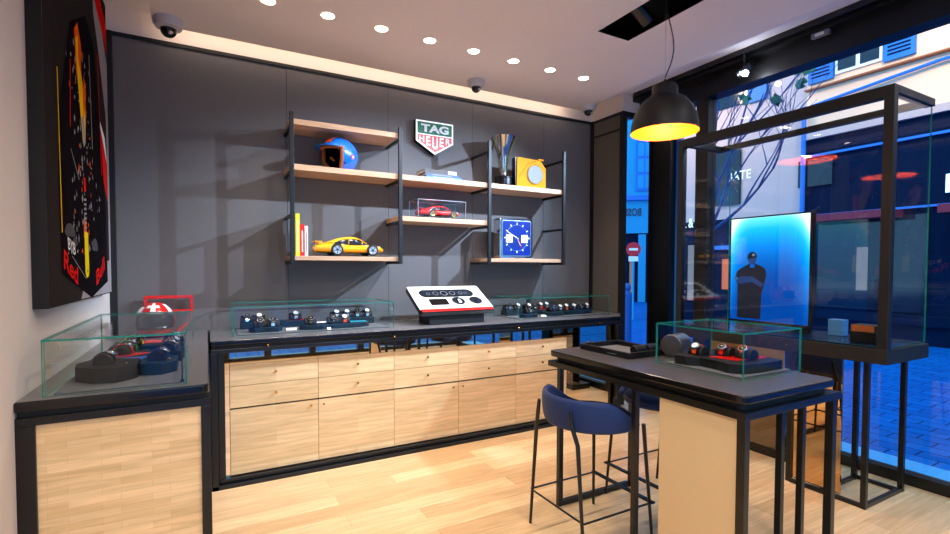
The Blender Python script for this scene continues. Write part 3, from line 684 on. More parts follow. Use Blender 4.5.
t = thing('patterned_box', 'dark mottled rounded box behind the watches on the table', 'box', (2.24, 1.86, .96))
MB().cyl((2.235, 1.83, 1.023), (2.36, 1.86, 1.023), .062, n=26).build('drum', M['moss'], t, bevel=.006, smooth=True)

# ------------------------------------------------------------------ stools
def make_stool():
    t = thing('bar_stool', 'blue velvet bar stool with a wrapped back, at the near side of the table', 'stool')
    # local: sits at origin, looks to +X; backrest wraps round the -X side
    prof = []
    n = 36
    b = MB(); vs = []; fs = []
    A0, A1 = R(60), R(300)
    for i in range(n+1):
        a = A0+(A1-A0)*i/n
        k = min(1, min(i, n-i)/9.); k = k*k*(3-2*k)
        zt = .655+.125*k; zb = .615
        ca, sa = math.cos(a), math.sin(a)
        rx, ry = .245, .255
        ring = [(rx-.028, zb+.01), (rx-.012, zb), (rx+.006, zb+.01), (rx+.016, (zb+zt)/2), (rx+.018, zt-.01), (rx+.004, zt+.008), (rx-.014, zt), (rx-.024, (zb+zt)/2)]
        for r_, z_ in ring: vs.append((r_*ca, r_*sa*ry/rx, z_))
    for i in range(n):
        for j in range(8): fs.append([i*8+j, i*8+(j+1) % 8, (i+1)*8+(j+1) % 8, (i+1)*8+j])
    fs += [list(range(8))[::-1], [n*8+j for j in range(8)]]
    MB().add(vs, fs).build('backrest', M['velvet'], t, smooth=True, subsurf=1)
    s = MB(); rings = []
    for r_, z_ in ((.001, .675), (.15, .677), (.20, .672), (.222, .655), (.226, .63), (.215, .615), (.18, .608), (.001, .608)):
        rings.append((r_, z_))
    s.lathe(rings, (0, 0, 0), 40); s.build('seat', M['velvet'], t, smooth=True)
    for sx in (-1, 1):
        for sy in (-1, 1):
            top = (sx*.20, sy*.19, .62); bot = (sx*.236, sy*.226, 0)
            if sx < 0:
                mid = (-.235+.0, sy*.165, .70)
                MB().tube([(-.250, sy*.13, .735), (-.249, sy*.142, .66), (-.236, sy*.172, .57), bot], .010, 10, rs=[.009, .0115, .0115, .008]).build('leg', M['black'], t, smooth=True)
            else: MB().tube([top, bot], .011, 10, rs=[.0115, .008]).build('leg', M['black'], t, smooth=True)
    z = .2; fx = .235; fy = .222
    MB().tube([(fx, -fy, z), (-fx, -fy, z), (-fx-.004, -fy+.03, z), (-fx-.004, fy-.03, z), (-fx, fy, z), (fx, fy, z)], .0055, 8).build('footrest_ring', M['black'], t, smooth=True)
    MB().box(fx-.014, fx+.014, -fy-.012, fy+.012, z-.004, z+.006).build('foot_plate', M['black'], t, bevel=.002)
    return t
st = make_stool(); st.location = (1.83, 2.02, 0); st.rotation_euler.z = R(0)
dup(st, (2.47, 2.09, 0), R(180), 'blue velvet bar stool on the far side of the table, mostly hidden', 'stool', 'blue bar stools'); st['group'] = 'blue bar stools'
st['label'] = 'blue velvet bar stool standing in front of the counter cabinets'

# ------------------------------------------------------------------ shelving on the back wall
t = thing('wall_shelving', 'black metal and oak shelving fixed on the grey back wall', 'shelf unit', (1.86, 4.05, 1.48))
PX = [.566, 1.421, 2.283, 3.148]
for x in PX: MB().box(x-.015, x+.015, 3.88, 3.905, 1.482, 2.615).build('post', M['post'], t, bevel=.0015)
arms = {0: (2.505, 2.165, 1.835, 1.482), 1: (2.505, 2.165, 1.82, 1.482), 2: (2.505, 2.165, 1.82, 1.482), 3: (2.51, 2.165, 1.825, 1.482)}
for i, zs in arms.items():
    for z in zs: MB().box(PX[i]-.012, PX[i]+.012, 3.905, 4.235, z, z+.022).build('arm', M['post'], t, bevel=.0015)
def board(x0, x1, z, h=.04): MB().box(x0, x1, 3.906, 4.23, z, z+h).build('shelf', M['oak'], t, bevel=.002)
board(PX[0]-.01, PX[1]-.016, 2.528, .042); board(PX[0]-.01, PX[3]+.01, 2.188, .044); board(PX[1]-.01, PX[2]-.017, 1.843, .042)
board(PX[0]-.01, PX[1]-.016, 1.505, .034); board(PX[2]-.01, PX[3]-.016, 1.505, .034)

# logo sign
def shield(x0, x1, zt, zs, zp, k=0): return [(x0, zt), (x1, zt), (x1, zs), ((x0+x1)/2, zp), (x0, zs)]
t = thing('logo_sign', 'green and red shield sign reading TAG HEUER on the wall', 'sign', (1.865, 4.21, 2.5))
MB().prism(shield(1.675, 2.055, 2.80, 2.607, 2.495), 4.185, 4.235, 'y').build('sign_body', M['dark'], t)
MB().prism(shield(1.678, 2.052, 2.797, 2.609, 2.498), 4.18, 4.186, 'y').build('border', mat('lit_white', (250, 250, 250), .4, emit=(255, 255, 255), estr=.25), t)
MB().add([(x, 4.1788, z) for x, z in ((1.692, 2.783), (2.038, 2.783), (2.038, 2.677), (1.692, 2.677))], [[0, 1, 2, 3]]).build('green_field', M['green'], t)
MB().add([(x, 4.1788, z) for x, z in ((1.692, 2.667), (2.038, 2.667), (2.038, 2.617), (1.865, 2.514), (1.692, 2.617))], [[0, 1, 2, 3, 4]]).build('red_field', M['signred'], t)
text('TAG', 'lettering', (1.865, 4.178, 2.73), (1, 0, 0), (0, 0, 1), .28, .074, M['white'], t, .001, bold=.045)
for ch, cx, zt_, zb_, w in (('H', 1.732, 2.658, 2.60, .05), ('E', 1.797, 2.658, 2.572, .044), ('U', 1.865, 2.658, 2.545, .058), ('E', 1.933, 2.658, 2.572, .044), ('R', 1.998, 2.658, 2.60, .05)):
    text(ch, 'lettering', (cx, 4.178, (zt_+zb_)/2), (1, 0, 0), (0, 0, 1), w, zt_-zb_, M['white'], t, .001, bold=.035)

# helmet ----------------------------------------------------------------
def helmet(name, label, cat, loc, R_, rz, shellm, trimm, kind):
    t = thing(name, label, cat, loc)
    rot = Matrix.Rotation(rz, 3, 'Z')
    def P(az, el, r, dz=0):
        v = Vector((r*1.0*math.sin(az)*math.cos(el)*.92, -r*1.12*math.cos(az)*math.cos(el), r*1.0*math.sin(el)))
        v = rot @ v; return (loc[0]+v.x, loc[1]+v.y, loc[2]+R_*.86+v.z+dz)
    el0 = R(-58)
    top = R(18 if kind == 'open' else 22); low = R(-70 if kind == 'open' else -18); half = R(62)
    def shell(r, nm, m, th):
        b = MB(); na, ne = 48, 30; vs = {}; fs = []; vv = []
        for i in range(na):
            for j in range(ne+1):
                az = -PI+2*PI*i/na; el = el0+(PI/2-el0)*j/ne
                vs[(i, j)] = len(vv); vv.append(P(az, el, r))
        for i in range(na):
            for j in range(ne):
                az = -PI+2*PI*(i+.5)/na; el = el0+(PI/2-el0)*(j+.5)/ne
                if abs(az) < half and low < el < top: continue
                fs.append([vs[(i, j)], vs[((i+1) % na, j)], vs[((i+1) % na, j+1)], vs[(i, j+1)]])
        b.add(vv, fs); return b.build(nm, m, t, smooth=True, solid=th)
    sh = shell(R_, 'shell', shellm, .004)
    shell(R_*.94, 'lining', M['dark'], .004)
    e0 = max(low, el0)
    path = [P(-half, e0, R_*.99), P(-half, (e0+top)/2, R_*.99), P(-half, top, R_*.99)]+[P(-half+2*half*k/12, top, R_*.99) for k in range(1, 12)]+[P(half, top, R_*.99), P(half, (e0+top)/2, R_*.99), P(half, e0, R_*.99)]
    if kind != 'open': path += [P(half-2*half*k/12, low, R_*.99) for k in range(1, 13)]
    MB().tube(path, R_*.10, 8).build('edge_trim', trimm, t, smooth=True)
    return t, P, rot
HL = (.955, 4.04, 2.2345)
t, P, rot = helmet('racing_helmet', 'blue open-face helmet with brown leather lining on the shelf', 'helmet', HL, .142, R(-62), M['blue'], M['brown'], 'open')
b = MB(); pk = []
for k in range(13):
    a = R(-60)+R(120)*k/12
    i0 = P(a, R(24), .144); o1 = P(a*.9, R(14), .144+.055*math.cos(a)); pk.append([i0, o1, (o1[0], o1[1], o1[2]-.004), (i0[0], i0[1], i0[2]-.006)])
b.loft(pk); b.build('peak', M['blue'], t, smooth=True)
b = MB(); st_ = []
for k in range(10):
    el = R(34)+R(42)*k/9; st_.append([P(R(-4), el, .1455), P(R(22), el, .1455), P(R(22), el, .1475), P(R(-4), el, .1475)])
b.loft(st_); b.build('orange_stripe', M['orange'], t)
for az, el, m, r in ((98, -8, 'orange', .018), (98, -8, 'white', .009), (64, -26, 'dark', .006), (74, -32, 'dark', .006), (30, 42, 'dark', .006), (52, 8, 'steel', .004)):
    c = Vector(P(R(az), R(el), .147)); q = Vector(P(R(az), R(el), .130)); d = (c-q).normalized()
    MB().cyl(c-d*.006, c+d*(.001 if m != 'white' else .002), r, n=16).build('sticker' if r > .008 else 'snap', M[m], t)
for az in (-40, 0, 40):
    MB().tube([P(R(az), R(-45), .07), P(R(az), R(-20), .085)], .01, 8).build('padding', M['brown'], t) if az == 0 else None

# model cars --------------------------------------------------------------
def model_car(name, label, loc, L, bodym, rimm, open_top=False):
    t = thing(name, label, 'model car', loc); x0, yc, z0 = loc
    def sect(x, hw, zb, zt, n=20, p=3.2):
        r = []
        for i in range(n):
            a = 2*PI*i/n; c, s_ = math.cos(a), math.sin(a)
            r.append((x0+x*L, yc+L*hw*abs(c)**(2/p)*(1 if c >= 0 else -1), z0+L*((zb+zt)/2+(zt-zb)/2*abs(s_)**(2/p)*(1 if s_ >= 0 else -1))))
        return r
    S = [(0, .13, .075, .115), (.02, .165, .05, .15), (.10, .19, .042, .168), (.20, .203, .04, .18), (.30, .208, .04, .185), (.42, .198, .038, .172), (.58, .192, .038, .165), (.70, .196, .038, .168), (.82, .198, .04, .162), (.91, .19, .042, .152), (.97, .175, .048, .132), (1.0, .14, .06, .112)]
    MB().loft([sect(*s_) for s_ in S]).build('body', bodym, t, smooth=True)
    def cab(x, wb, wt, zb, zt):
        ws = [(-wb, zb), (-wb*.97, zb+(zt-zb)*.35), (-wt, zb+(zt-zb)*.86), (-wt*.75, zt), (0, zt+.002), (wt*.75, zt), (wt, zb+(zt-zb)*.86), (wb*.97, zb+(zt-zb)*.35), (wb, zb)]
        return [(x0+x*L, yc+L*w, z0+L*z) for w, z in ws]
    C = [(.12, .12, .10, .165, .172), (.22, .155, .12, .165, .205), (.32, .17, .13, .16, .24), (.42, .172, .132, .16, .262), (.52, .17, .13, .16, .272), (.60, .168, .128, .16, .264), (.68, .165, .13, .155, .222), (.76, .155, .14, .15, .17)]
    if open_top: C = [(.34, .15, .12, .16, .20), (.40, .16, .12, .16, .20), (.60, .165, .13, .16, .235), (.68, .16, .14, .155, .205), (.76, .15, .14, .15, .168)]
    MB().loft([cab(*c) for c in C]).build('cabin_glass', M['carglass'], t, smooth=True)
    if not open_top:
        def roof(x, wb, wt, zb, zt, lo):
            zl = zb+(zt-zb)*lo; ws = [(-(wb*(1-lo)+wt*lo)*1.03, zl), (-wt*1.02, zb+(zt-zb)*.88), (-wt*.76, zt+.004), (0, zt+.006), (wt*.76, zt+.004), (wt*1.02, zb+(zt-zb)*.88), ((wb*(1-lo)+wt*lo)*1.03, zl)]
            return [(x0+x*L, yc+L*w, z0+L*z) for w, z in ws]
        RR = [roof(*C[0], 0), roof(*C[1], .0), roof(*C[2], .55), roof(.36, .171, .131, .16, .252, .74), roof(*C[3], .74), roof(*C[4], .76), roof(*C[5], .78), roof(.625, .167, .129, .158, .252, .84)]
        b = MB(); n = 7; vs = [p for r in RR for p in r]; fs = []
        for k in range(len(RR)-1):
            for i in range(n-1): fs.append([k*n+i, k*n+i+1, (k+1)*n+i+1, (k+1)*n+i])
        b.add(vs, fs).build('roof', bodym, t, smooth=True, solid=.0015)
        for sx in (-1, 1):
            MB().tube([(x0+.62*L, yc+sx*.13*L, z0+.252*L), (x0+.75*L, yc+sx*.155*L, z0+.168*L)], .0035, 6).build('windscreen_pillar', bodym, t)
            MB().tube([(x0+.49*L, yc+sx*.137*L, z0+.25*L), (x0+.47*L, yc+sx*.173*L, z0+.17*L)], .003, 6).build('door_pillar', bodym, t)
    # spoiler
    if not open_top:
        MB().box(x0-.0*L, x0+.10*L, yc-.15*L, yc+.15*L, z0+.19*L, z0+.203*L).build('spoiler', bodym, t, bevel=.003)
        MB().box(x0+.05*L, x0+.11*L, yc-.13*L, yc+.13*L, z0+.16*L, z0+.192*L).build('spoiler_base', bodym, t, bevel=.003)
        MB().box(x0+.005*L, x0+.012*L, yc-.14*L, yc+.14*L, z0+.10*L, z0+.125*L).build('tail_light', M['red'], t)
    else:
        MB().box(x0+.0*L, x0+.06*L, yc-.15*L, yc+.15*L, z0+.185*L, z0+.195*L).build('spoiler', bodym, t, bevel=.002)
    for wx, wr in ((.30 if not open_top else .24, .082), (.82, .080)):
        for sy in (-1, 1):
            y = yc+sy*.200*L; cx = x0+wx*L; cz = z0+wr*L
            MB().cyl((cx, y-sy*.01*L, cz+.004*L), (cx, y+sy*.0065*L, cz+.004*L), (wr+.006)*L, n=30).build('wheel_arch', M['dark'], t)
            w = MB().cyl((cx, y-sy*.03*L, cz), (cx, y+sy*.012*L, cz), wr*L, n=30).build('wheel', M['tyre'], t, bevel=.002)
            MB().cyl((cx, y+sy*.012*L, cz), (cx, y+sy*.0145*L, cz), wr*.70*L, n=28).build('rim', M['dark'], w)
            sb = MB()
            for k in range(5):
                a = 2*PI*k/5+.3; d = Vector((math.cos(a), 0, math.sin(a))); e = Vector((-d.z, 0, d.x)); p0 = Vector((cx, y+sy*.0155*L, cz)); h = wr*.66*L
                sb.add([p0-e*.014*L, p0+e*.014*L, p0+d*h+e*.020*L, p0+d*h-e*.020*L], [[0, 1, 2, 3]])
            sb.lathe([(wr*.62*L, 0), (wr*.72*L, .001)], (cx, y+sy*.016*L, cz), 28, Matrix.Rotation(PI/2, 3, 'X')); sb.build('spokes', rimm, w)
    for sy in (-1, 1):
        MB().sphere((x0+.945*L, yc+sy*.125*L, z0+.118*L), .026*L, 14, (.8, 1, 1)).build('headlight', M['white'], t, smooth=True)
        MB().box(x0+.90*L, x0+.955*L, yc+sy*.186*L-.002, yc+sy*.186*L+.002, z0+.075*L, z0+.085*L).build('indicator', M['orange'], t)
        MB().sphere((x0+.66*L, yc+sy*.195*L, z0+.185*L), .018*L, 10, (.6, 1, .8)).build('wing_mirror', bodym, t, smooth=True)
        MB().box(x0+.46*L, x0+.50*L, yc+sy*.194*L-.003, yc+sy*.194*L+.001, z0+.145*L, z0+.150*L).build('door_handle', M['dark'], t)
    return t
RIM = mat('silver_rim', (190, 192, 200), .3, .7, noise=.03)
model_car('model_car', 'yellow model sports car with whale-tail spoiler on the lower left shelf', (.745, 4.06, 1.5475), .555, M['yellow'], RIM)
tag(MB().box(.74, 1.33, 3.97, 4.16, 1.5395, 1.5465).build('display_plinth', M['dark'], bevel=.001), 'thin black base plate under the yellow model car', 'base')
tag(MB().box(1.60, 2.08, 3.95, 4.18, 1.8855, 1.897).build('display_plinth', M['dark'], bevel=.002), 'black base plate under the red model car', 'base')
model_car('model_car', 'red model sports car in a clear case on the middle shelf', (1.635, 4.05, 1.898), .39, M['red'], M['gold'])
acr = mat_glass('clear_acrylic', (.985, .99, .995), .35, .0)
t = thing('clear_box', 'clear acrylic box over the red model car', 'display case', (1.84, 4.06, 1.897))
ge = mat('acrylic_edge', (190, 200, 215), .3, noise=.02)
a, c, d, e, f, g = 1.607, 2.073, 3.957, 4.173, 1.8975, 2.045
MB().box(a, c, d, d+.003, f, g, mats=(1, 1, 0, 0, 1, 1)).build('front_pane', [acr, ge], t)
MB().box(a, c, e-.003, e, f, g, mats=(1, 1, 0, 0, 1, 1)).build('rear_pane', [acr, ge], t)
MB().box(a, c, d, e, g, g+.003, mats=(0, 0, 1, 1, 1, 1)).build('top_pane', [acr, ge], t)
MB().box(a, a+.003, d+.003, e-.003, f, g, mats=(1, 1, 1, 1, 0, 0)).build('side_pane', [acr, ge], t)
MB().box(c-.003, c, d+.003, e-.003, f, g, mats=(1, 1, 1, 1, 0, 0)).build('side_pane', [acr, ge], t)

# books --------------------------------------------------------------------
def book(label, x0, x1, y0, y1, z0, z1, cover, spine='x', ttl=None, grp=None):
    t = thing('book', label, 'book', ((x0+x1)/2, (y0+y1)/2, z0), group=grp)
    c = .003
    if spine == 'x':   # upright, spine to the room (-y)
        MB().box(x0, x0+c, y0, y1, z0, z1).box(x1-c, x1, y0, y1, z0, z1).box(x0+c, x1-c, y0, y0+c, z0, z1).build('cover', cover, t)
        MB().box(x0+c, x1-c, y0+c, y1-.003, z0+.003, z1-.003).build('pages', M['paper'], t)
        if ttl: MB().box((x0+x1)/2-.004, (x0+x1)/2+.004, y0-.0006, y0, z0+.03, z1-.05).build('spine_title', ttl, t)
    else:
        MB().box(x0, x1, y0, y1, z0, z0+c).box(x0, x1, y0, y1, z1-c, z1).box(x0, x1, y0, y0+c, z0+c, z1-c).build('cover', cover, t)
        MB().box(x0+.003, x1-.003, y0+c, y1-.003, z0+c, z1-c).build('pages', M['paper'], t)
        if ttl: MB().box(x0+.06, x1-.08, y0-.0006, y0, (z0+z1)/2-.003, (z0+z1)/2+.003).build('spine_title', ttl, t)
    return t
book('tall yellow-green book upright at the left of the lower shelf', .598, .630, 3.96, 4.19, 1.5395, 1.865, M['yellow2'], ttl=M['paper'], grp='upright books on the lower left shelf')
book('red book with white spine title between the yellow and white books', .633, .664, 3.96, 4.17, 1.5395, 1.785, M['red'], ttl=M['white'], grp='upright books on the lower left shelf')
book('slim white book upright beside the red one', .667, .690, 3.96, 4.17, 1.5395, 1.772, M['white'], ttl=M['gray'], grp='upright books on the lower left shelf')
GB = 'books lying on the middle shelf'
book('bright blue book lying at the bottom of the stack on the shelf', 1.69, 2.03, 3.96, 4.18, 2.2325, 2.255, mat('sky_blue_cover', (30, 110, 200), .4, noise=.05), 'y', M['white'], GB)
book('greyish blue book lying in the middle of the stack', 1.68, 2.01, 3.965, 4.17, 2.2555, 2.280, mat('slate_cover', (40, 66, 100), .45, noise=.05), 'y', M['gray'], GB)
t = book('dark book with a white label lying on top of the stack', 1.67, 1.985, 3.97, 4.16, 2.2805, 2.312, mat('brown_cover', (44, 34, 32), .4, noise=.05), 'y', None, GB)
MB().box(1.90, 1.982, 3.9685, 3.9695, 2.283, 2.309).build('label', M['white'], t)

# trophy -------------------------------------------------------------------
t = thing('trophy_cup', 'tall chrome trophy cup on a black base on the shelf', 'trophy', (2.53, 4.05, 2.232))
c = (2.53, 4.05, 2.2325)
MB().lathe([(.001, 0), (.083, 0), (.085, .008), (.085, .095), (.08, .10), (.001, .10)], c, 36).build('base', M['dark'], t, smooth=True)
MB().lathe([(.055, .1005), (.05, .112), (.035, .12), (.033, .14), (.04, .20), (.05, .27), (.062, .34), (.085, .40), (.118, .47), (.122, .478), (.115, .478), (.078, .40), (.055, .34), (.03, .30), (.001, .30)], c, 40).build('cup', M['steel'], t, smooth=True)
b = MB()
for k in range(0, 10):
    a = 2*PI*k/10; b.tube([(c[0]+r_*math.cos(a), c[1]+r_*math.sin(a), c[2]+z_) for r_, z_ in ((.034, .14), (.041, .20), (.051, .27), (.063, .34), (.086, .40), (.119, .47))], .004, 6)
b.build('ribs', mat('gilt', (214, 170, 100), .18, 1.0, noise=.1), t, smooth=True)
b = MB(); n = 8
vs = []
for k in range(n+1):
    a = R(-115)+R(50)*k/n
    for z_ in (.022, .075): vs.append((c[0]+.0862*math.cos(a), c[1]+.0862*math.sin(a), c[2]+z_))
b.add(vs, [[2*k, 2*k+2, 2*k+3, 2*k+1] for k in range(n)]).build('plaque', M['steel'], t)

# yellow presentation box with medallion
t = thing('award_box', 'amber book-shaped box with a round silver medallion', 'box', (2.80, 4.1, 2.232), 0)
MB().prism([(2.64, 2.2325), (2.985, 2.2325), (2.985, 2.44), (2.93, 2.50), (2.90, 2.515), (2.64, 2.525)], 3.975, 4.06, 'y').build('cover', M['amber'], t, bevel=.003)
MB().box(2.628, 2.640, 3.985, 4.05, 2.236, 2.52).build('spine', M['dark'], t)
MB().lathe([(.001, 0), (.086, 0), (.089, .004), (.089, .010), (.001, .010)], (2.85, 3.9745, 2.37), 40, Matrix.Rotation(PI/2, 3, 'X')).build('medallion', M['silver'], t, smooth=True)
MB().lathe([(.094, 0), (.094, .006), (.098, .006), (.098, 0)], (2.85, 3.9745, 2.37), 40, Matrix.Rotation(PI/2, 3, 'X')).build('medallion_ring', M['amber'], t)
MB().box(2.90, 2.965, 3.985, 4.03, 2.515, 2.532).build('clasp', M['amber'], t, bevel=.002)
for p, q in (((2.66, 2.33), (2.77, 2.47)), ((2.77, 2.47), (2.86, 2.505))):
    MB().tube([(p[0], 3.9745, p[1]), (q[0], 3.9745, q[1])], .0018, 6).build('embossed_line', M['dark'], t)

# square clock --------------------------------------------------------------
t = thing('desk_clock', 'square silver clock with blue dial on the lower right shelf', 'clock', (2.62, 4.05, 1.54))
fx0, fx1, fz0, fz1 = 2.435, 2.815, 1.5395, 1.93
MB().prism(rrect(fx0, fx1, fz0, fz1, .03), 3.955, 4.075, 'y').build('case', M['steel'], t, bevel=.006, smooth=True)
MB().prism(rrect(fx0+.022, fx1-.022, fz0+.022, fz1-.022, .02), 3.951, 3.957, 'y').build('bezel', mat('brushed', (150, 165, 180), .35, 1.0, noise=.05), t, bevel=.002)
MB().prism(rrect(fx0+.032, fx1-.032, fz0+.032, fz1-.032, .015), 3.948, 3.952, 'y').build('dial', mat('blue_dial', (2, 34, 130), .3, coat=.6, noise=.5, nscale=9), t)
cx, cz = (fx0+fx1)/2, (fz0+fz1)/2+.004
for s in (-1, 1):
    k = MB().box(cx+s*.088-.037, cx+s*.088+.037, 3.9465, 3.9482, cz-.045, cz+.03).build('subdial', M['white'], t)
    MB().add([(cx+s*.088-.003, 3.946, cz-.02), (cx+s*.088+.003, 3.946, cz-.02), (cx+s*.088+.001, 3.946, cz+.018)], [[0, 1, 2]]).build('subdial_hand', M['red'], k)
for k in range(12):
    a = 2*PI*k/12; d = Vector((math.sin(a), 0, math.cos(a))); e = Vector((d.z, 0, -d.x)); p = Vector((cx, 3.9468, cz))+d*.145; w_ = .004 if k % 3 else .006
    MB().add([p-e*w_, p+e*w_, p+e*w_-d*.022, p-e*w_-d*.022], [[0, 1, 2, 3]]).build('hour_mark', M['white'], t)
b = MB(); pts = [(cx+.125*math.cos(a_), 3.947, cz+.125*math.sin(a_)) for a_ in [2*PI*i/48 for i in range(49)]]
b.tube(pts, .0012, 5).build('minute_ring', mat('pale_blue', (120, 170, 220), .4, noise=.02), t)
for ang, ln, m, nm in ((148, .11, 'red', 'second_hand'), (152, .085, 'white', 'hour_hand'), (-62, .13, 'white', 'minute_hand')):
    a = R(ang); d = Vector((math.sin(a), 0, math.cos(a))); e = Vector((d.z, 0, -d.x)); p = Vector((cx, 3.9455, cz))
    MB().add([p-e*.005-d*.02, p+e*.005-d*.02, p+e*.002+d*ln, p-e*.002+d*ln], [[0, 1, 2, 3]]).build(nm, M[m], t)
for dz in (-.06, .0, .06):
    MB().cyl((fx1, 4.01, (fz0+fz1)/2+dz*1.9), (fx1+.016, 4.01, (fz0+fz1)/2+dz*1.9), .012 if dz else .016, n=16).build('push_button', M['steel'], t, bevel=.002)

# tilted white dashboard display ---------------------------------------------
t = thing('dashboard_display', 'tilted white panel with gauges and red lower edge', 'display panel', (1.84, 3.82, W))
pT, pL = Vector((0, 4.00, 1.272)), Vector((0, 3.65, 1.078)); up = (pT-pL); LN = up.length; up.normalize(); rt = Vector((1, 0, 0)); nr = rt.cross(up)
nr = -nr if nr.y > 0 else nr
O = Vector((1.51, 3.66, 1.085))
def D(u, v, w=0): return O+rt*u+up*v+nr*w
def dpoly(poly, w0, w1, nm, m, bev=0):
    n = len(poly); b = MB().add([D(u, v, w0) for u, v in poly]+[D(u, v, w1) for u, v in poly], [list(range(n))[::-1], [n+i for i in range(n)]]+[[i, (i+1) % n, n+(i+1) % n, n+i] for i in range(n)])
    return b.build(nm, m, t, bevel=bev)
WD = .70
dpoly(rrect(0, WD, 0, LN, .02), -.035, 0, 'panel_core', M['dark'], .002)
dpoly(rrect(.004, WD-.002, .03, LN-.002, .018), .0, .006, 'white_face', M['dashwhite'], .002)
dpoly([(.012, .001), (WD-.015, .001), (WD-.015, .036), (.012, .036)], .004, .010, 'red_edge', M['red'], .001)
def pill(u0, u1, v0, v1):
    r = (v1-v0)/2; return [(u1-r+r*math.cos(R(a)), v0+r+r*math.sin(R(a))) for a in range(-90, 91, 15)]+[(u0+r+r*math.cos(R(a)), v0+r+r*math.sin(R(a))) for a in range(90, 271, 15)]
dpoly(pill(.08, .60, .215, .335), .006, .010, 'cluster_rim', M['dark'], .001)
dpoly(pill(.09, .59, .225, .325), .010, .011, 'cluster_glass', M['carglass'])
for k, (u, r) in enumerate(((.16, .017), (.23, .026), (.31, .034), (.39, .028), (.47, .020), (.52, .014))):
    dpoly([(u+r*math.cos(R(a)), .27+r*math.sin(R(a))) for a in range(0, 360, 20)], .011, .0125, 'gauge', M['silver'])
    dpoly([(u+r*.8*math.cos(R(a)), .27+r*.8*math.sin(R(a))) for a in range(0, 360, 20)], .0125, .013, 'gauge_face', M['dark'])
dpoly([(.13, .095), (.30, .095), (.30, .19), (.13, .19)], .006, .0075, 'screen_recess', M['dark'])
for u in (.40, .57):
    r = .06; dpoly([(u+r*math.cos(R(a)), .145+r*math.sin(R(a))) for a in range(0, 360, 15)], .006, .012, 'round_gauge_rim', M['steel'])
    dpoly([(u+r*.86*math.cos(R(a)), .145+r*.86*math.sin(R(a))) for a in range(0, 360, 15)], .012, .0125, 'round_gauge_face', M['carglass'])
dpoly([(.395, .11), (.425, .115), (.42, .17), (.40, .17)], .0128, .0134, 'gauge_card', M['white'])
MB().prism([(3.70, W), (3.93, W), (3.93, 1.205), (3.74, 1.075), (3.70, 1.05)], 1.60, 2.12, 'x').build('stand', M['black_matt'], t, bevel=.003)

# red helmet on its stand ----------------------------------------------------
HR = (-.315, 3.97, W)
t, P, rot = helmet('red_helmet', 'red helmet with white cross on the left bench by the corner', 'helmet', HR, .125, R(4), M['red'], M['dark'], 'full')
def patch(nm, az0, az1, el0, el1, m, r=.1295, n=6):
    vs = []; fs = []
    for i in range(n+1):
        for j in range(n+1): vs.append(P(R(az0+(az1-az0)*i/n), R(el0+(el1-el0)*j/n), r))
    for i in range(n):
        for j in range(n): fs.append([i*(n+1)+j, (i+1)*(n+1)+j, (i+1)*(n+1)+j+1, i*(n+1)+j+1])
    MB().add(vs, fs).build(nm, m, t, smooth=True)
patch('white_cross_bar', -36, 20, 46, 58, M['white']); patch('white_cross_bar', -17, 2, 33, 72, M['white'], .1298)
patch('white_flash', 48, 70, 24, 62, M['white']); patch('white_flash', -75, -48, 24, 50, M['white']); patch('white_brow', -28, 28, 25, 31, M['white'])
b = MB(); n = 14; vs = []
for i in range(n+1):
    for j in range(5): vs.append(P(R(-60+120*i/n), R(-16+37*j/4), .122))
b.add(vs, [[i*5+j, (i+1)*5+j, (i+1)*5+j+1, i*5+j+1] for i in range(n) for j in range(4)]).build('visor', M['carglass'], t, smooth=True)
t = thing('display_stand', 'red rectangular frame standing behind the red helmet', 'stand', (-.24, 4.15, W))
yb = 4.19
MB().box(-.40, -.095, yb-.012, yb+.012, 1.222, 1.244).box(-.40, -.095, yb-.012, yb+.012, 1.118, 1.14).box(-.40, -.378, yb-.012, yb+.012, 1.14, 1.222).box(-.117, -.095, yb-.012, yb+.012, 1.14, 1.222).build('frame', M['red'], t, bevel=.003)
MB().tube([(-.106, yb, 1.12), (-.12, yb-.02, 1.05), (-.17, yb-.04, 1.01), (-.2, yb-.05, W+.006)], .01, 8).build('brace', M['red'], t, smooth=True)
MB().tube([(-.39, yb, 1.12), (-.39, yb, W+.006)], .01, 8).build('brace', M['red'], t, smooth=True)

# ------------------------------------------------------------------ big window vitrine
VX0, VX1, VY0, VY1, VZ0, VZ1 = 3.42, 3.96, 1.31, 2.76, .98, 2.50
t = thing('window_vitrine', 'tall black framed glass vitrine beside the shop window', 'display case', (3.7, 2.0, 0))
MB().box(VX0, VX1+.02, VY0, VY1, .892, .98).build('base', M['black_matt'], t, bevel=.003)
MB().box(VX0+.02, VX1, VY0+.03, VY1-.03, .98, .99).build('floor_panel', mat('vitrine_floor', (14, 30, 48), .25, noise=.1), t)
w = .05
for nm, bx in (('post', (VX0, VX0+w, VY0, VY0+w, VZ0, VZ1)), ('post', (VX0, VX0+w, VY1-w, VY1, VZ0, VZ1)),
               ('top_bar', (VX0, VX0+w, VY0+w, VY1-w, VZ1-.07, VZ1)), ('rear_top_bar', (VX1-w, VX1, VY0+w, VY1-w, VZ1-.04, VZ1))):
    MB().box(*bx).build(nm, M['frame'], t, bevel=.002)
for y in (VY0, VY1-w): MB().box(VX0+w, VX1, y, y+w, VZ1-.045, VZ1).build('side_top_bar', M['frame'], t, bevel=.002)
g = [M['window'], M['edge']]
pane(VX0+.01, VX0+.018, VY0+w, 2.30, VZ0+.01, VZ1-.07, 'x').build('front_pane', g, t)
pane(VX0+.01, VX0+.018, 2.303, VY1-w, VZ0+.01, VZ1-.07, 'x').build('front_pane', g, t)
pane(VX0+w, VX1-.01, VY0+.01, VY0+.018, VZ0+.01, VZ1-.045, 'y').build('side_pane', g, t)
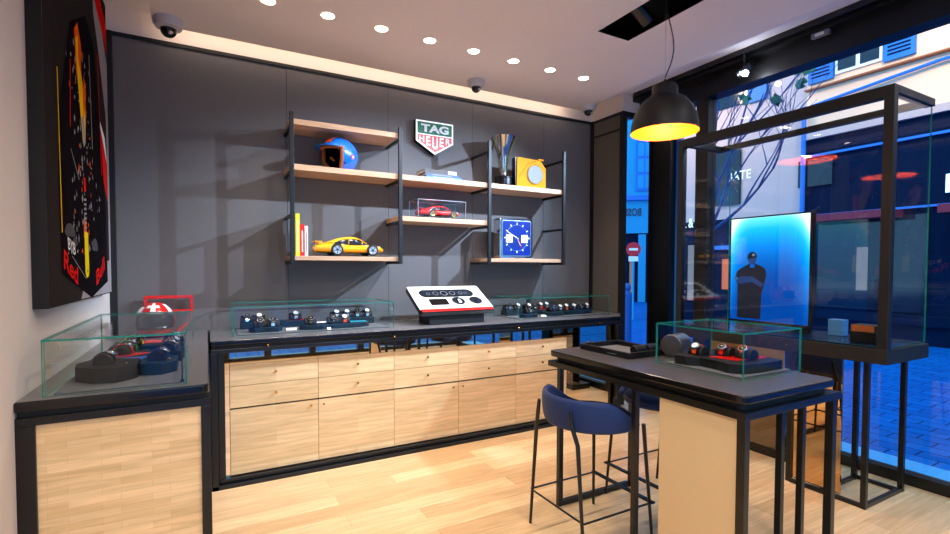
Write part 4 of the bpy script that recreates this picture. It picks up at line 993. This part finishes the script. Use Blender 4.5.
# its stands
t = thing('vitrine_stand', 'black open frame stand with mirror panel under the vitrine', 'stand', (3.7, 1.6, 0))
q = .03
for x, y in ((3.46, 1.42), (3.95, 1.42), (3.90, 1.66), (3.47, 1.86)): MB().box(x-q/2, x+q/2, y-q/2, y+q/2, 0, .892).build('leg', M['black'], t, bevel=.002)
MB().box(3.475, 3.935, 1.408, 1.432, .0, .026).box(3.448, 3.472, 1.435, 1.845, .0, .026).box(3.91, 3.93, 1.435, 1.66, .0, .026).box(3.475, 3.90, 1.65, 1.67, .0, .026).build('foot_rail', M['black'], t, bevel=.002)
MB().box(3.475, 3.49, 1.555, 1.845, .03, .885).build('mirror_panel', M['mirror2'], t)
t = thing('vitrine_stand', 'dark mirrored pedestal farther back under the vitrine', 'stand', (3.85, 2.4, 0))
MB().box(3.795, 3.9, 2.08, 2.70, .06, .891).build('mirror_panel', M['mirror3'], t)
MB().box(3.78, 4.05, 2.05, 2.72, .0, .06).build('plinth', M['black'], t, bevel=.002)

# backlit screen with a figure printed on it
SX, SY0, SY1, SZ0, SZ1 = 3.72, 1.885, 2.475, 1.045, 1.842
t = thing('light_panel', 'glowing blue backlit panel showing a figure with folded arms', 'screen', (SX, 2.18, .99))
MB().box(SX-.004, SX+.022, SY0-.012, SY1+.012, .9905, SZ0).box(SX-.004, SX+.022, SY0-.012, SY1+.012, SZ1, SZ1+.01).box(SX-.004, SX+.022, SY0-.025, SY0, SZ0, SZ1).box(SX-.004, SX+.022, SY1, SY1+.012, SZ0, SZ1).build('frame', M['black'], t)
MB().box(SX, SX+.018, SY0, SY1, SZ0, SZ1).build('backlit_face', M['screen'], t)
fig = mat('figure_print', (4, 14, 34), .6, noise=.3, nscale=14, emit=(2, 12, 30), estr=.5); figb = mat('figure_blue', (8, 46, 96), .6, noise=.3, nscale=14, emit=(4, 44, 96), estr=.5); skin = mat('figure_face', (16, 60, 110), .6, noise=.1, emit=(8, 50, 100), estr=.5)
def spt(u, v):
    v = v*.86 if v > .3 else v*.9
    return (SY1-(SY1-SY0)*u, SZ0+(SZ1-SZ0)*v)   # u left-right, v up
for side, xx, sg in (('front', SX-.0008, 1), ('rear', SX+.0188, -1)):
    def sp(nm, uv, m, k):
        MB().add([(xx-sg*.0003*k, *spt(u, v)) for u, v in uv], [list(range(len(uv)))]).build(nm, m, t)
    body = [(.10, .02), (.10, .40), (.07, .48), (.09, .56), (.16, .60), (.24, .635), (.27, .65), (.27, .60), (.33, .60), (.33, .65), (.40, .625), (.47, .59), (.49, .52), (.46, .40), (.43, .30), (.42, .02)]
    sp('figure_body', body, fig, 1)
    sp('figure_head', [(.30+.058*math.cos(R(a)), .70+.065*math.sin(R(a))) for a in range(0, 360, 20)], skin, 2)
    sp('figure_cap', [(.30+.065*math.cos(R(a)), .715+.065*math.sin(R(a))) for a in range(0, 181, 15)]+[(.23, .70)], fig, 3)
    sp('figure_arm', [(.08, .44), (.13, .41), (.30, .44), (.42, .38), (.46, .42), (.30, .50), (.14, .50)], figb, 4)
    sp('figure_hand', [(.08+.03*math.cos(R(a)), .475+.02*math.sin(R(a))) for a in range(0, 360, 30)], mat('hand_print', (60, 130, 190), .6), 5)
    sp('cap_badge', [(.315+.02*math.cos(R(a)), .745+.014*math.sin(R(a))) for a in range(0, 360, 30)], mat('badge_print', (150, 190, 220), .6), 5)
# small things inside the vitrine
t = thing('display_box', 'small dark block standing in the vitrine near its right post', 'display block', (3.62, 1.50, .99))
MB().box(3.56, 3.68, 1.42, 1.56, .9905, 1.10).build('block', M['navyblk'], t, bevel=.003)
MB().box(3.554, 3.56, 1.43, 1.55, 1.06, 1.10).build('label', M['brown'], t)
t = thing('display_box', 'pale bluish cube standing in the vitrine beside the glowing panel', 'display block', (3.80, 1.72, .99))
MB().box(3.78, 3.86, 1.70, 1.79, .9905, 1.10).build('block', mat('pale_block', (70, 130, 180), .5, noise=.05), t, bevel=.003)

# ------------------------------------------------------------------ outside
o = MB().box(4.2, 26, -14, 34, -.15, -.02).box(-12, 4.2, -14, -1.16, -.15, -.02).box(-12, 4.2, 4.45, 34, -.15, -.02).build('street_ground', M['pave']); o['kind'] = 'structure'
o = MB().box(4.2, 4.62, -1.2, 5.2, -.02, .01).build('window_ledge', mat('stone_ledge', (60, 160, 215), .5, noise=.05)); o['kind'] = 'structure'
t = thing('street_building', 'pale building across the street with dark shopfront', 'building', (12, 0, 0))
MB().box(12, 13, -12, 6.22, 4.35, 9.5).build('upper_wall', M['facade'], t)
MB().box(11.9, 12, -12, 6.22, 4.35, 4.5).build('cornice', M['facade2'], t)
MB().box(11.86, 12, -12, 6.22, 5.44, 5.47).build('moulding', M['brown'], t)
MB().box(12.0, 13, -12, 6.22, -.1, 4.35).build('shopfront', M['shopdark'], t)
MB().box(11.93, 12, -12, 6.22, 2.62, 2.66).box(11.93, 12, -12, 6.22, 3.95, 4.0).build('fascia_line', M['shutter'], t)
MB().box(11.93, 12, -12, 6.22, .35, .55).build('stall_riser', M['shopdark'], t)
for y0, y1 in ((-8, -4.2), (-3.8, .4), (.8, 3.4), (4.0, 5.9)): MB().box(11.96, 12, y0, y1, .6, 2.5).build('shop_window', M['shopglass'], t)
MB().box(11.4, 12, 4.4, 6.0, 2.45, 2.6).box(11.4, 12, -1, 3.7, 2.45, 2.6).build('awning', M['awning'], t)
MB().box(11.95, 12, 3.05, 3.5, .8, 2.1).box(11.95, 12, 4.95, 5.15, 1.0, 1.9).build('lit_niche', M['coolwin'], t)
for k, y in enumerate((6.9, 5.22, 2.6, 0.0, -2.6)):
    if k == 0: continue
    f = MB().box(11.95, 12, y-.42, y+.42, 5.64, 7.2).build('window', M['white'], t)
    MB().box(11.94, 11.96, y-.37, y-.04, 5.70, 7.1).box(11.94, 11.96, y+.04, y+.37, 5.70, 7.1).build('pane', M['shopglass'], f)
    for s in (-1, 1):
        sh = MB().box(11.92, 11.99, y+s*.70-.25, y+s*.70+.25, 5.58, 7.25).build('shutter', M['shutter'], t)
        lv = MB()
        for z in [5.70+.075*i for i in range(19)]: lv.obox((11.915, y+s*.70, z), .02, .36, .028)
        lv.build('louvres', M['shopdark'], sh)
MB().tube([(11.9, 9, 5.0), (11.9, 6.2, 5.0), (11.9, 6.05, 5.08), (11.9, 3.9, 5.3), (11.9, -10, 5.9)], .035, 8).build('drain_pipe', M['shutter'], t)
for y in (2.6, 6.0): MB().box(11.95, 12, y-.35, y+.35, 3.3, 3.9).build('vent_grille', M['shopglass'], t)
text('M', 'lettering', (11.92, 3.55, 3.02), (0, -1, 0), (0, 0, 1), .42, .34, M['letter'], t, .01, bold=.01)
t = thing('street_building', 'grey building farther left across the street behind the tree', 'building', (12, 9, 0))
MB().box(12, 13, 6.22, 10.7, 2.75, 10).build('upper_wall', M['facade2'], t)
MB().box(12, 13, 6.22, 10.7, -.1, 2.75).build('shopfront', M['shopdark'], t)
MB().box(11.93, 12, 7.75, 8.9, 3.1, 4.6).build('dark_sign', M['shopglass'], t)
text('BATE', 'lettering', (11.92, 7.75, 3.82), (0, -1, 0), (0, 0, 1), .62, .22, M['letter'], t, .01)
text('R &', 'lettering', (11.92, 9.24, 2.72), (0, -1, 0), (0, 0, 1), .36, .26, M['letter'], t, .01, bold=.02)
MB().box(11.95, 12, 8.85, 9.25, .55, 2.1).build('lit_niche', M['coolwin'], t)
MB().box(11.95, 12, 7.5, 8.2, .9, 1.7).build('lit_window', mat('brick_lit', (190, 90, 50), .7, emit=(200, 90, 50), estr=.35), t)
MB().box(11.93, 12, 6.3, 8.6, 1.95, 2.05).build('fascia_line', M['shutter'], t)
MB().tube([(11.9, 6.22, -.1), (11.9, 6.22, 5.1)], .05, 8).build('drain_pipe', M['shutter'], t)
for y in (8.0, 10.2):
    MB().box(11.95, 12, y-.4, y+.4, 5.64, 7.2).build('window', M['shopglass'], t)
    MB().box(11.92, 11.97, y+.42, y+.9, 5.58, 7.25).build('shutter', M['shutter'], t); MB().box(11.92, 11.97, y-.9, y-.42, 5.58, 7.25).build('shutter', M['shutter'], t)
# corner building seen through the narrow pane
t = thing('street_building', 'pale blue building at the street corner with BOSS sign', 'building', (17, 16, 0))
rz = R(-42)
def bb(x0, x1, y0, y1, z0, z1, nm, m):
    b = MB().box(x0, x1, y0, y1, z0, z1); mt = Matrix.Rotation(rz, 3, 'Z'); b.v = [tuple(Vector((15.6, 15.6, 0))+mt @ Vector(v)) for v in b.v]; return b.build(nm, m, t)
bb(-3, 3, 0, 1, 2.95, 11, 'upper_wall', M['facblue']); bb(-3, 3, .15, 1, -.1, 2.95, 'shopfront', M['shopdark'])
bb(-3, 3, -.15, 0, 4.35, 4.55, 'cornice', M['shutter'])
bb(-.1, .3, .1, .16, 1.8, 2.75, 'lit_window', M['warmwin']); bb(.5, .7, .1, .16, .4, 2.5, 'lit_doorway', mat('dim_lit', (120, 90, 60), .6, emit=(150, 110, 70), estr=.3)); bb(.85, 1.15, .02, .16, .0, 2.9, 'stone_pier', M['facblue'])
f = bb(.72, 1.4, -.06, 0, 4.75, 6.9, 'window', M['shutter'])
for k in range(3):
    for j in (0, 1): bb(.78+j*.3, 1.02+j*.3, -.08, -.05, 4.85+.68*k, 5.4+.68*k, 'pane', M['facblue'])
mt = Matrix.Rotation(rz, 3, 'Z'); cpos = Vector((15.6, 15.6, 0))+mt @ Vector((.60, -.04, 3.85))
text('BOSS', 'lettering', cpos, mt @ Vector((1, 0, 0)), (0, 0, 1), .68, .32, M['bosslet'], t, .01, mirror=True, bold=.02)
# no entry sign and bollard
t = thing('road_sign', 'round red no-entry sign on a pale pole in the street', 'road sign', (10.6, 10.0, 0))
sc = Vector((10.6, 10.0, 1.985)); nd = Vector((-.72, -.70, 0)).normalized(); rd = Vector((0, 0, 1)).cross(nd)
MB().cyl(sc-nd*.03-Vector((0, 0, 2.0)), sc-nd*.03+Vector((0, 0, .16)), .035, n=14).build('pole', M['facblue'], t)
MB().cyl(sc-nd*.008, sc+nd*.006, .20, n=36).build('disc', mat('sign_disc_red', (200, 16, 40), .4, noise=.03), t)
b = MB().add([sc+nd*.008+rd*u+Vector((0, 0, v)) for u, v in ((-.12, -.032), (.12, -.032), (.12, .032), (-.12, .032))], [[0, 1, 2, 3]]); b.build('white_bar', M['white'], t)
b = MB().add([sc+nd*.004+rd*u+Vector((0, 0, v)) for u, v in ((-.13, -.34), (.13, -.34), (.13, -.20), (-.13, -.20))], [[0, 1, 2, 3]]); b.build('lower_plate', M['white'], t, solid=.006)
t = thing('bollard', 'blue street bollard with rounded top outside the shop', 'bollard', (7, 6.75, 0))
MB().lathe([(.001, -.02), (.09, -.02), (.09, .96), (.06, .98), (.05, 1.02), (.075, 1.06), (.07, 1.12), (.04, 1.16), (.001, 1.165)], (7, 6.75, 0), 24).build('post', mat('bollard_blue', (10, 80, 150), .5, noise=.1), t, smooth=True)
# tree
random.seed(5)
t = thing('street_tree', 'slender bare street tree with few leaves outside the window', 'tree', (7.5, 5.5, 0))
b = MB(); tips = []
def branch(p, d, L_, r, lv):
    pts = [p]; q = p.copy(); dd = d.normalized()
    for k in range(4):
        dd = (dd+Vector((random.uniform(-.16, .16), random.uniform(-.16, .16), random.uniform(-.02, .14)))).normalized(); q = q+dd*L_/4; pts.append(q.copy())
    b.tube(pts, r, 6, rs=[r*(1-.15*k) for k in range(5)])
    if lv == 0: tips.append(pts[-1]); return
    for k in range(3 if lv > 1 else 2):
        s_ = pts[random.choice((2, 3, 4))]; nd_ = (dd+Vector((random.uniform(-.7, .7), random.uniform(-.8, .8), random.uniform(-.1, .5)))).normalized()
        branch(s_, nd_, L_*random.uniform(.55, .8), r*.55, lv-1)
tr0 = Vector((7.5, 5.55, -.02)); b.tube([tr0, (7.48, 5.5, 1.3), (7.5, 5.4, 2.1)], .05, 8, rs=[.06, .05, .045])
for dy, dz, L_ in ((-.55, 1, 1.6), (-.2, 1, 1.7), (.25, 1, 1.5), (-.9, .6, 1.4)): branch(Vector((7.5, 5.4, 2.05)), Vector((random.uniform(-.15, .15), dy, dz)), L_, .03, 3)
b.build('trunk', M['bark_lit_blue'], t, smooth=True)
b = MB()
for k, p in enumerate(tips):
    if k % 4: continue
    for j in range(3):
        a = random.uniform(0, 2*PI); u_ = Vector((math.cos(a)*.3, math.sin(a), -.5)).normalized(); v_ = u_.cross(Vector((1, 0, .2))).normalized(); s_ = random.uniform(.10, .18)
        c_ = p+Vector((0, random.uniform(-.05, .05), random.uniform(-.05, .03)))
        b.add([c_, c_+u_*s_*.5+v_*s_*.45+Vector((.01, 0, 0)), c_+u_*s_*1.1+v_*s_*.15, c_+u_*s_*1.4, c_+u_*s_*1.1-v_*s_*.25, c_+u_*s_*.5-v_*s_*.45+Vector((.01, 0, 0))], [[0, 1, 2, 3], [0, 3, 4, 5]])
o = b.build('leaves', M['leaf'], t); o['kind'] = 'stuff'

# ------------------------------------------------------------------ lights
def lamp(kind, loc, energy, colr, size=.05, rot=None, target=None, spot=None, blend=.6, sy=None):
    l = bpy.data.lights.new(kind.lower()+'_light', kind); l.energy = energy; l.color = colr
    if kind == 'AREA':
        l.size = size
        if sy: l.shape = 'RECTANGLE'; l.size_y = sy
    else: l.shadow_soft_size = size
    if kind == 'SPOT': l.spot_size = R(spot); l.spot_blend = blend
    o = bpy.data.objects.new(kind.lower()+'_light', l); col.objects.link(o); o.location = loc
    if target: o.rotation_euler = (Vector(target)-Vector(loc)).to_track_quat('-Z', 'Y').to_euler()
    elif rot: o.rotation_euler = rot
    return o
WARM = (1, .86, .70)
LP = dict(down=26, front=62, cove=2.4, pend=6, track=880)
for i in range(8): lamp('SPOT', (.361+.3715*i, 3.4, 3.13), LP['down'], WARM, .04, target=(.361+.3715*i, 3.35, 0), spot=110, blend=.8)
for x in (.4, 1.5, 2.9): 
    for y in (-.5, 1.0): lamp('SPOT', (x, y, 3.13), LP['front']*(.4 if x > 2.5 else 1.15), WARM, .06, target=(x, y, 0), spot=150, blend=.8)  # unseen fill spots added under the ceiling, with no fixtures modelled
lamp('AREA', (1.6, 4.115, 3.185), LP['cove'], (1, .80, .62), 3.7, target=(1.6, 4.5, 2.95), sy=.03)
lamp('POINT', (px_, py_, pz+.06), LP['pend'], (1, .68, .3), .04)
lamp('SPOT', (3.9, 2.5, 3.08), LP['track'], (.56, .75, 1), .02, target=(1.6, 4.2, 1.1), spot=66, blend=.9)
lamp('SPOT', (2.58, 2.40, 3.13), 190, (.70, .82, 1), .03, target=(1.0, 4.2, 1.4), spot=60, blend=.8)

# unseen warm area lights added to brighten the facade opposite, no lamps modelled
for y in (-3, 3, 9): lamp('AREA', (9.5, y, 6.6), 70, (1, .72, .48), .8, target=(12, y, 5.6))
# sky
w = bpy.data.worlds.new('sky'); bpy.context.scene.world = w; w.use_nodes = True
bg = w.node_tree.nodes['Background']; bg.inputs[0].default_value = (.24, .60, 1.0, 1); bg.inputs[1].default_value = 1.45

# ------------------------------------------------------------------ camera
F, CY = 488.4, 283.4
cam = bpy.data.cameras.new('camera'); co = bpy.data.objects.new('camera', cam); col.objects.link(co)
cam.sensor_width = 36; cam.lens = 36*F/950; cam.shift_y = (CY-267)/950; cam.clip_start = .02
yaw, pit, rol = R(28.73), R(-1.825), R(.128)
fw = Vector((math.sin(yaw)*math.cos(pit), math.cos(yaw)*math.cos(pit), math.sin(pit))); r0 = Vector((math.cos(yaw), -math.sin(yaw), 0)); u0 = r0.cross(fw)
rr = r0*math.cos(rol)+u0*math.sin(rol); uu = -r0*math.sin(rol)+u0*math.cos(rol)
mw = Matrix(((rr.x, uu.x, -fw.x), (rr.y, uu.y, -fw.y), (rr.z, uu.z, -fw.z))).to_4x4(); mw.translation = Vector((0, 0, H)); co.matrix_world = mw
sc_ = bpy.context.scene; sc_.camera = co
sc_.view_settings.view_transform = 'Standard'; sc_.view_settings.look = 'None'; sc_.view_settings.gamma = 1; sc_.view_settings.use_curve_mapping = False
sc_.view_settings.exposure = 0.9
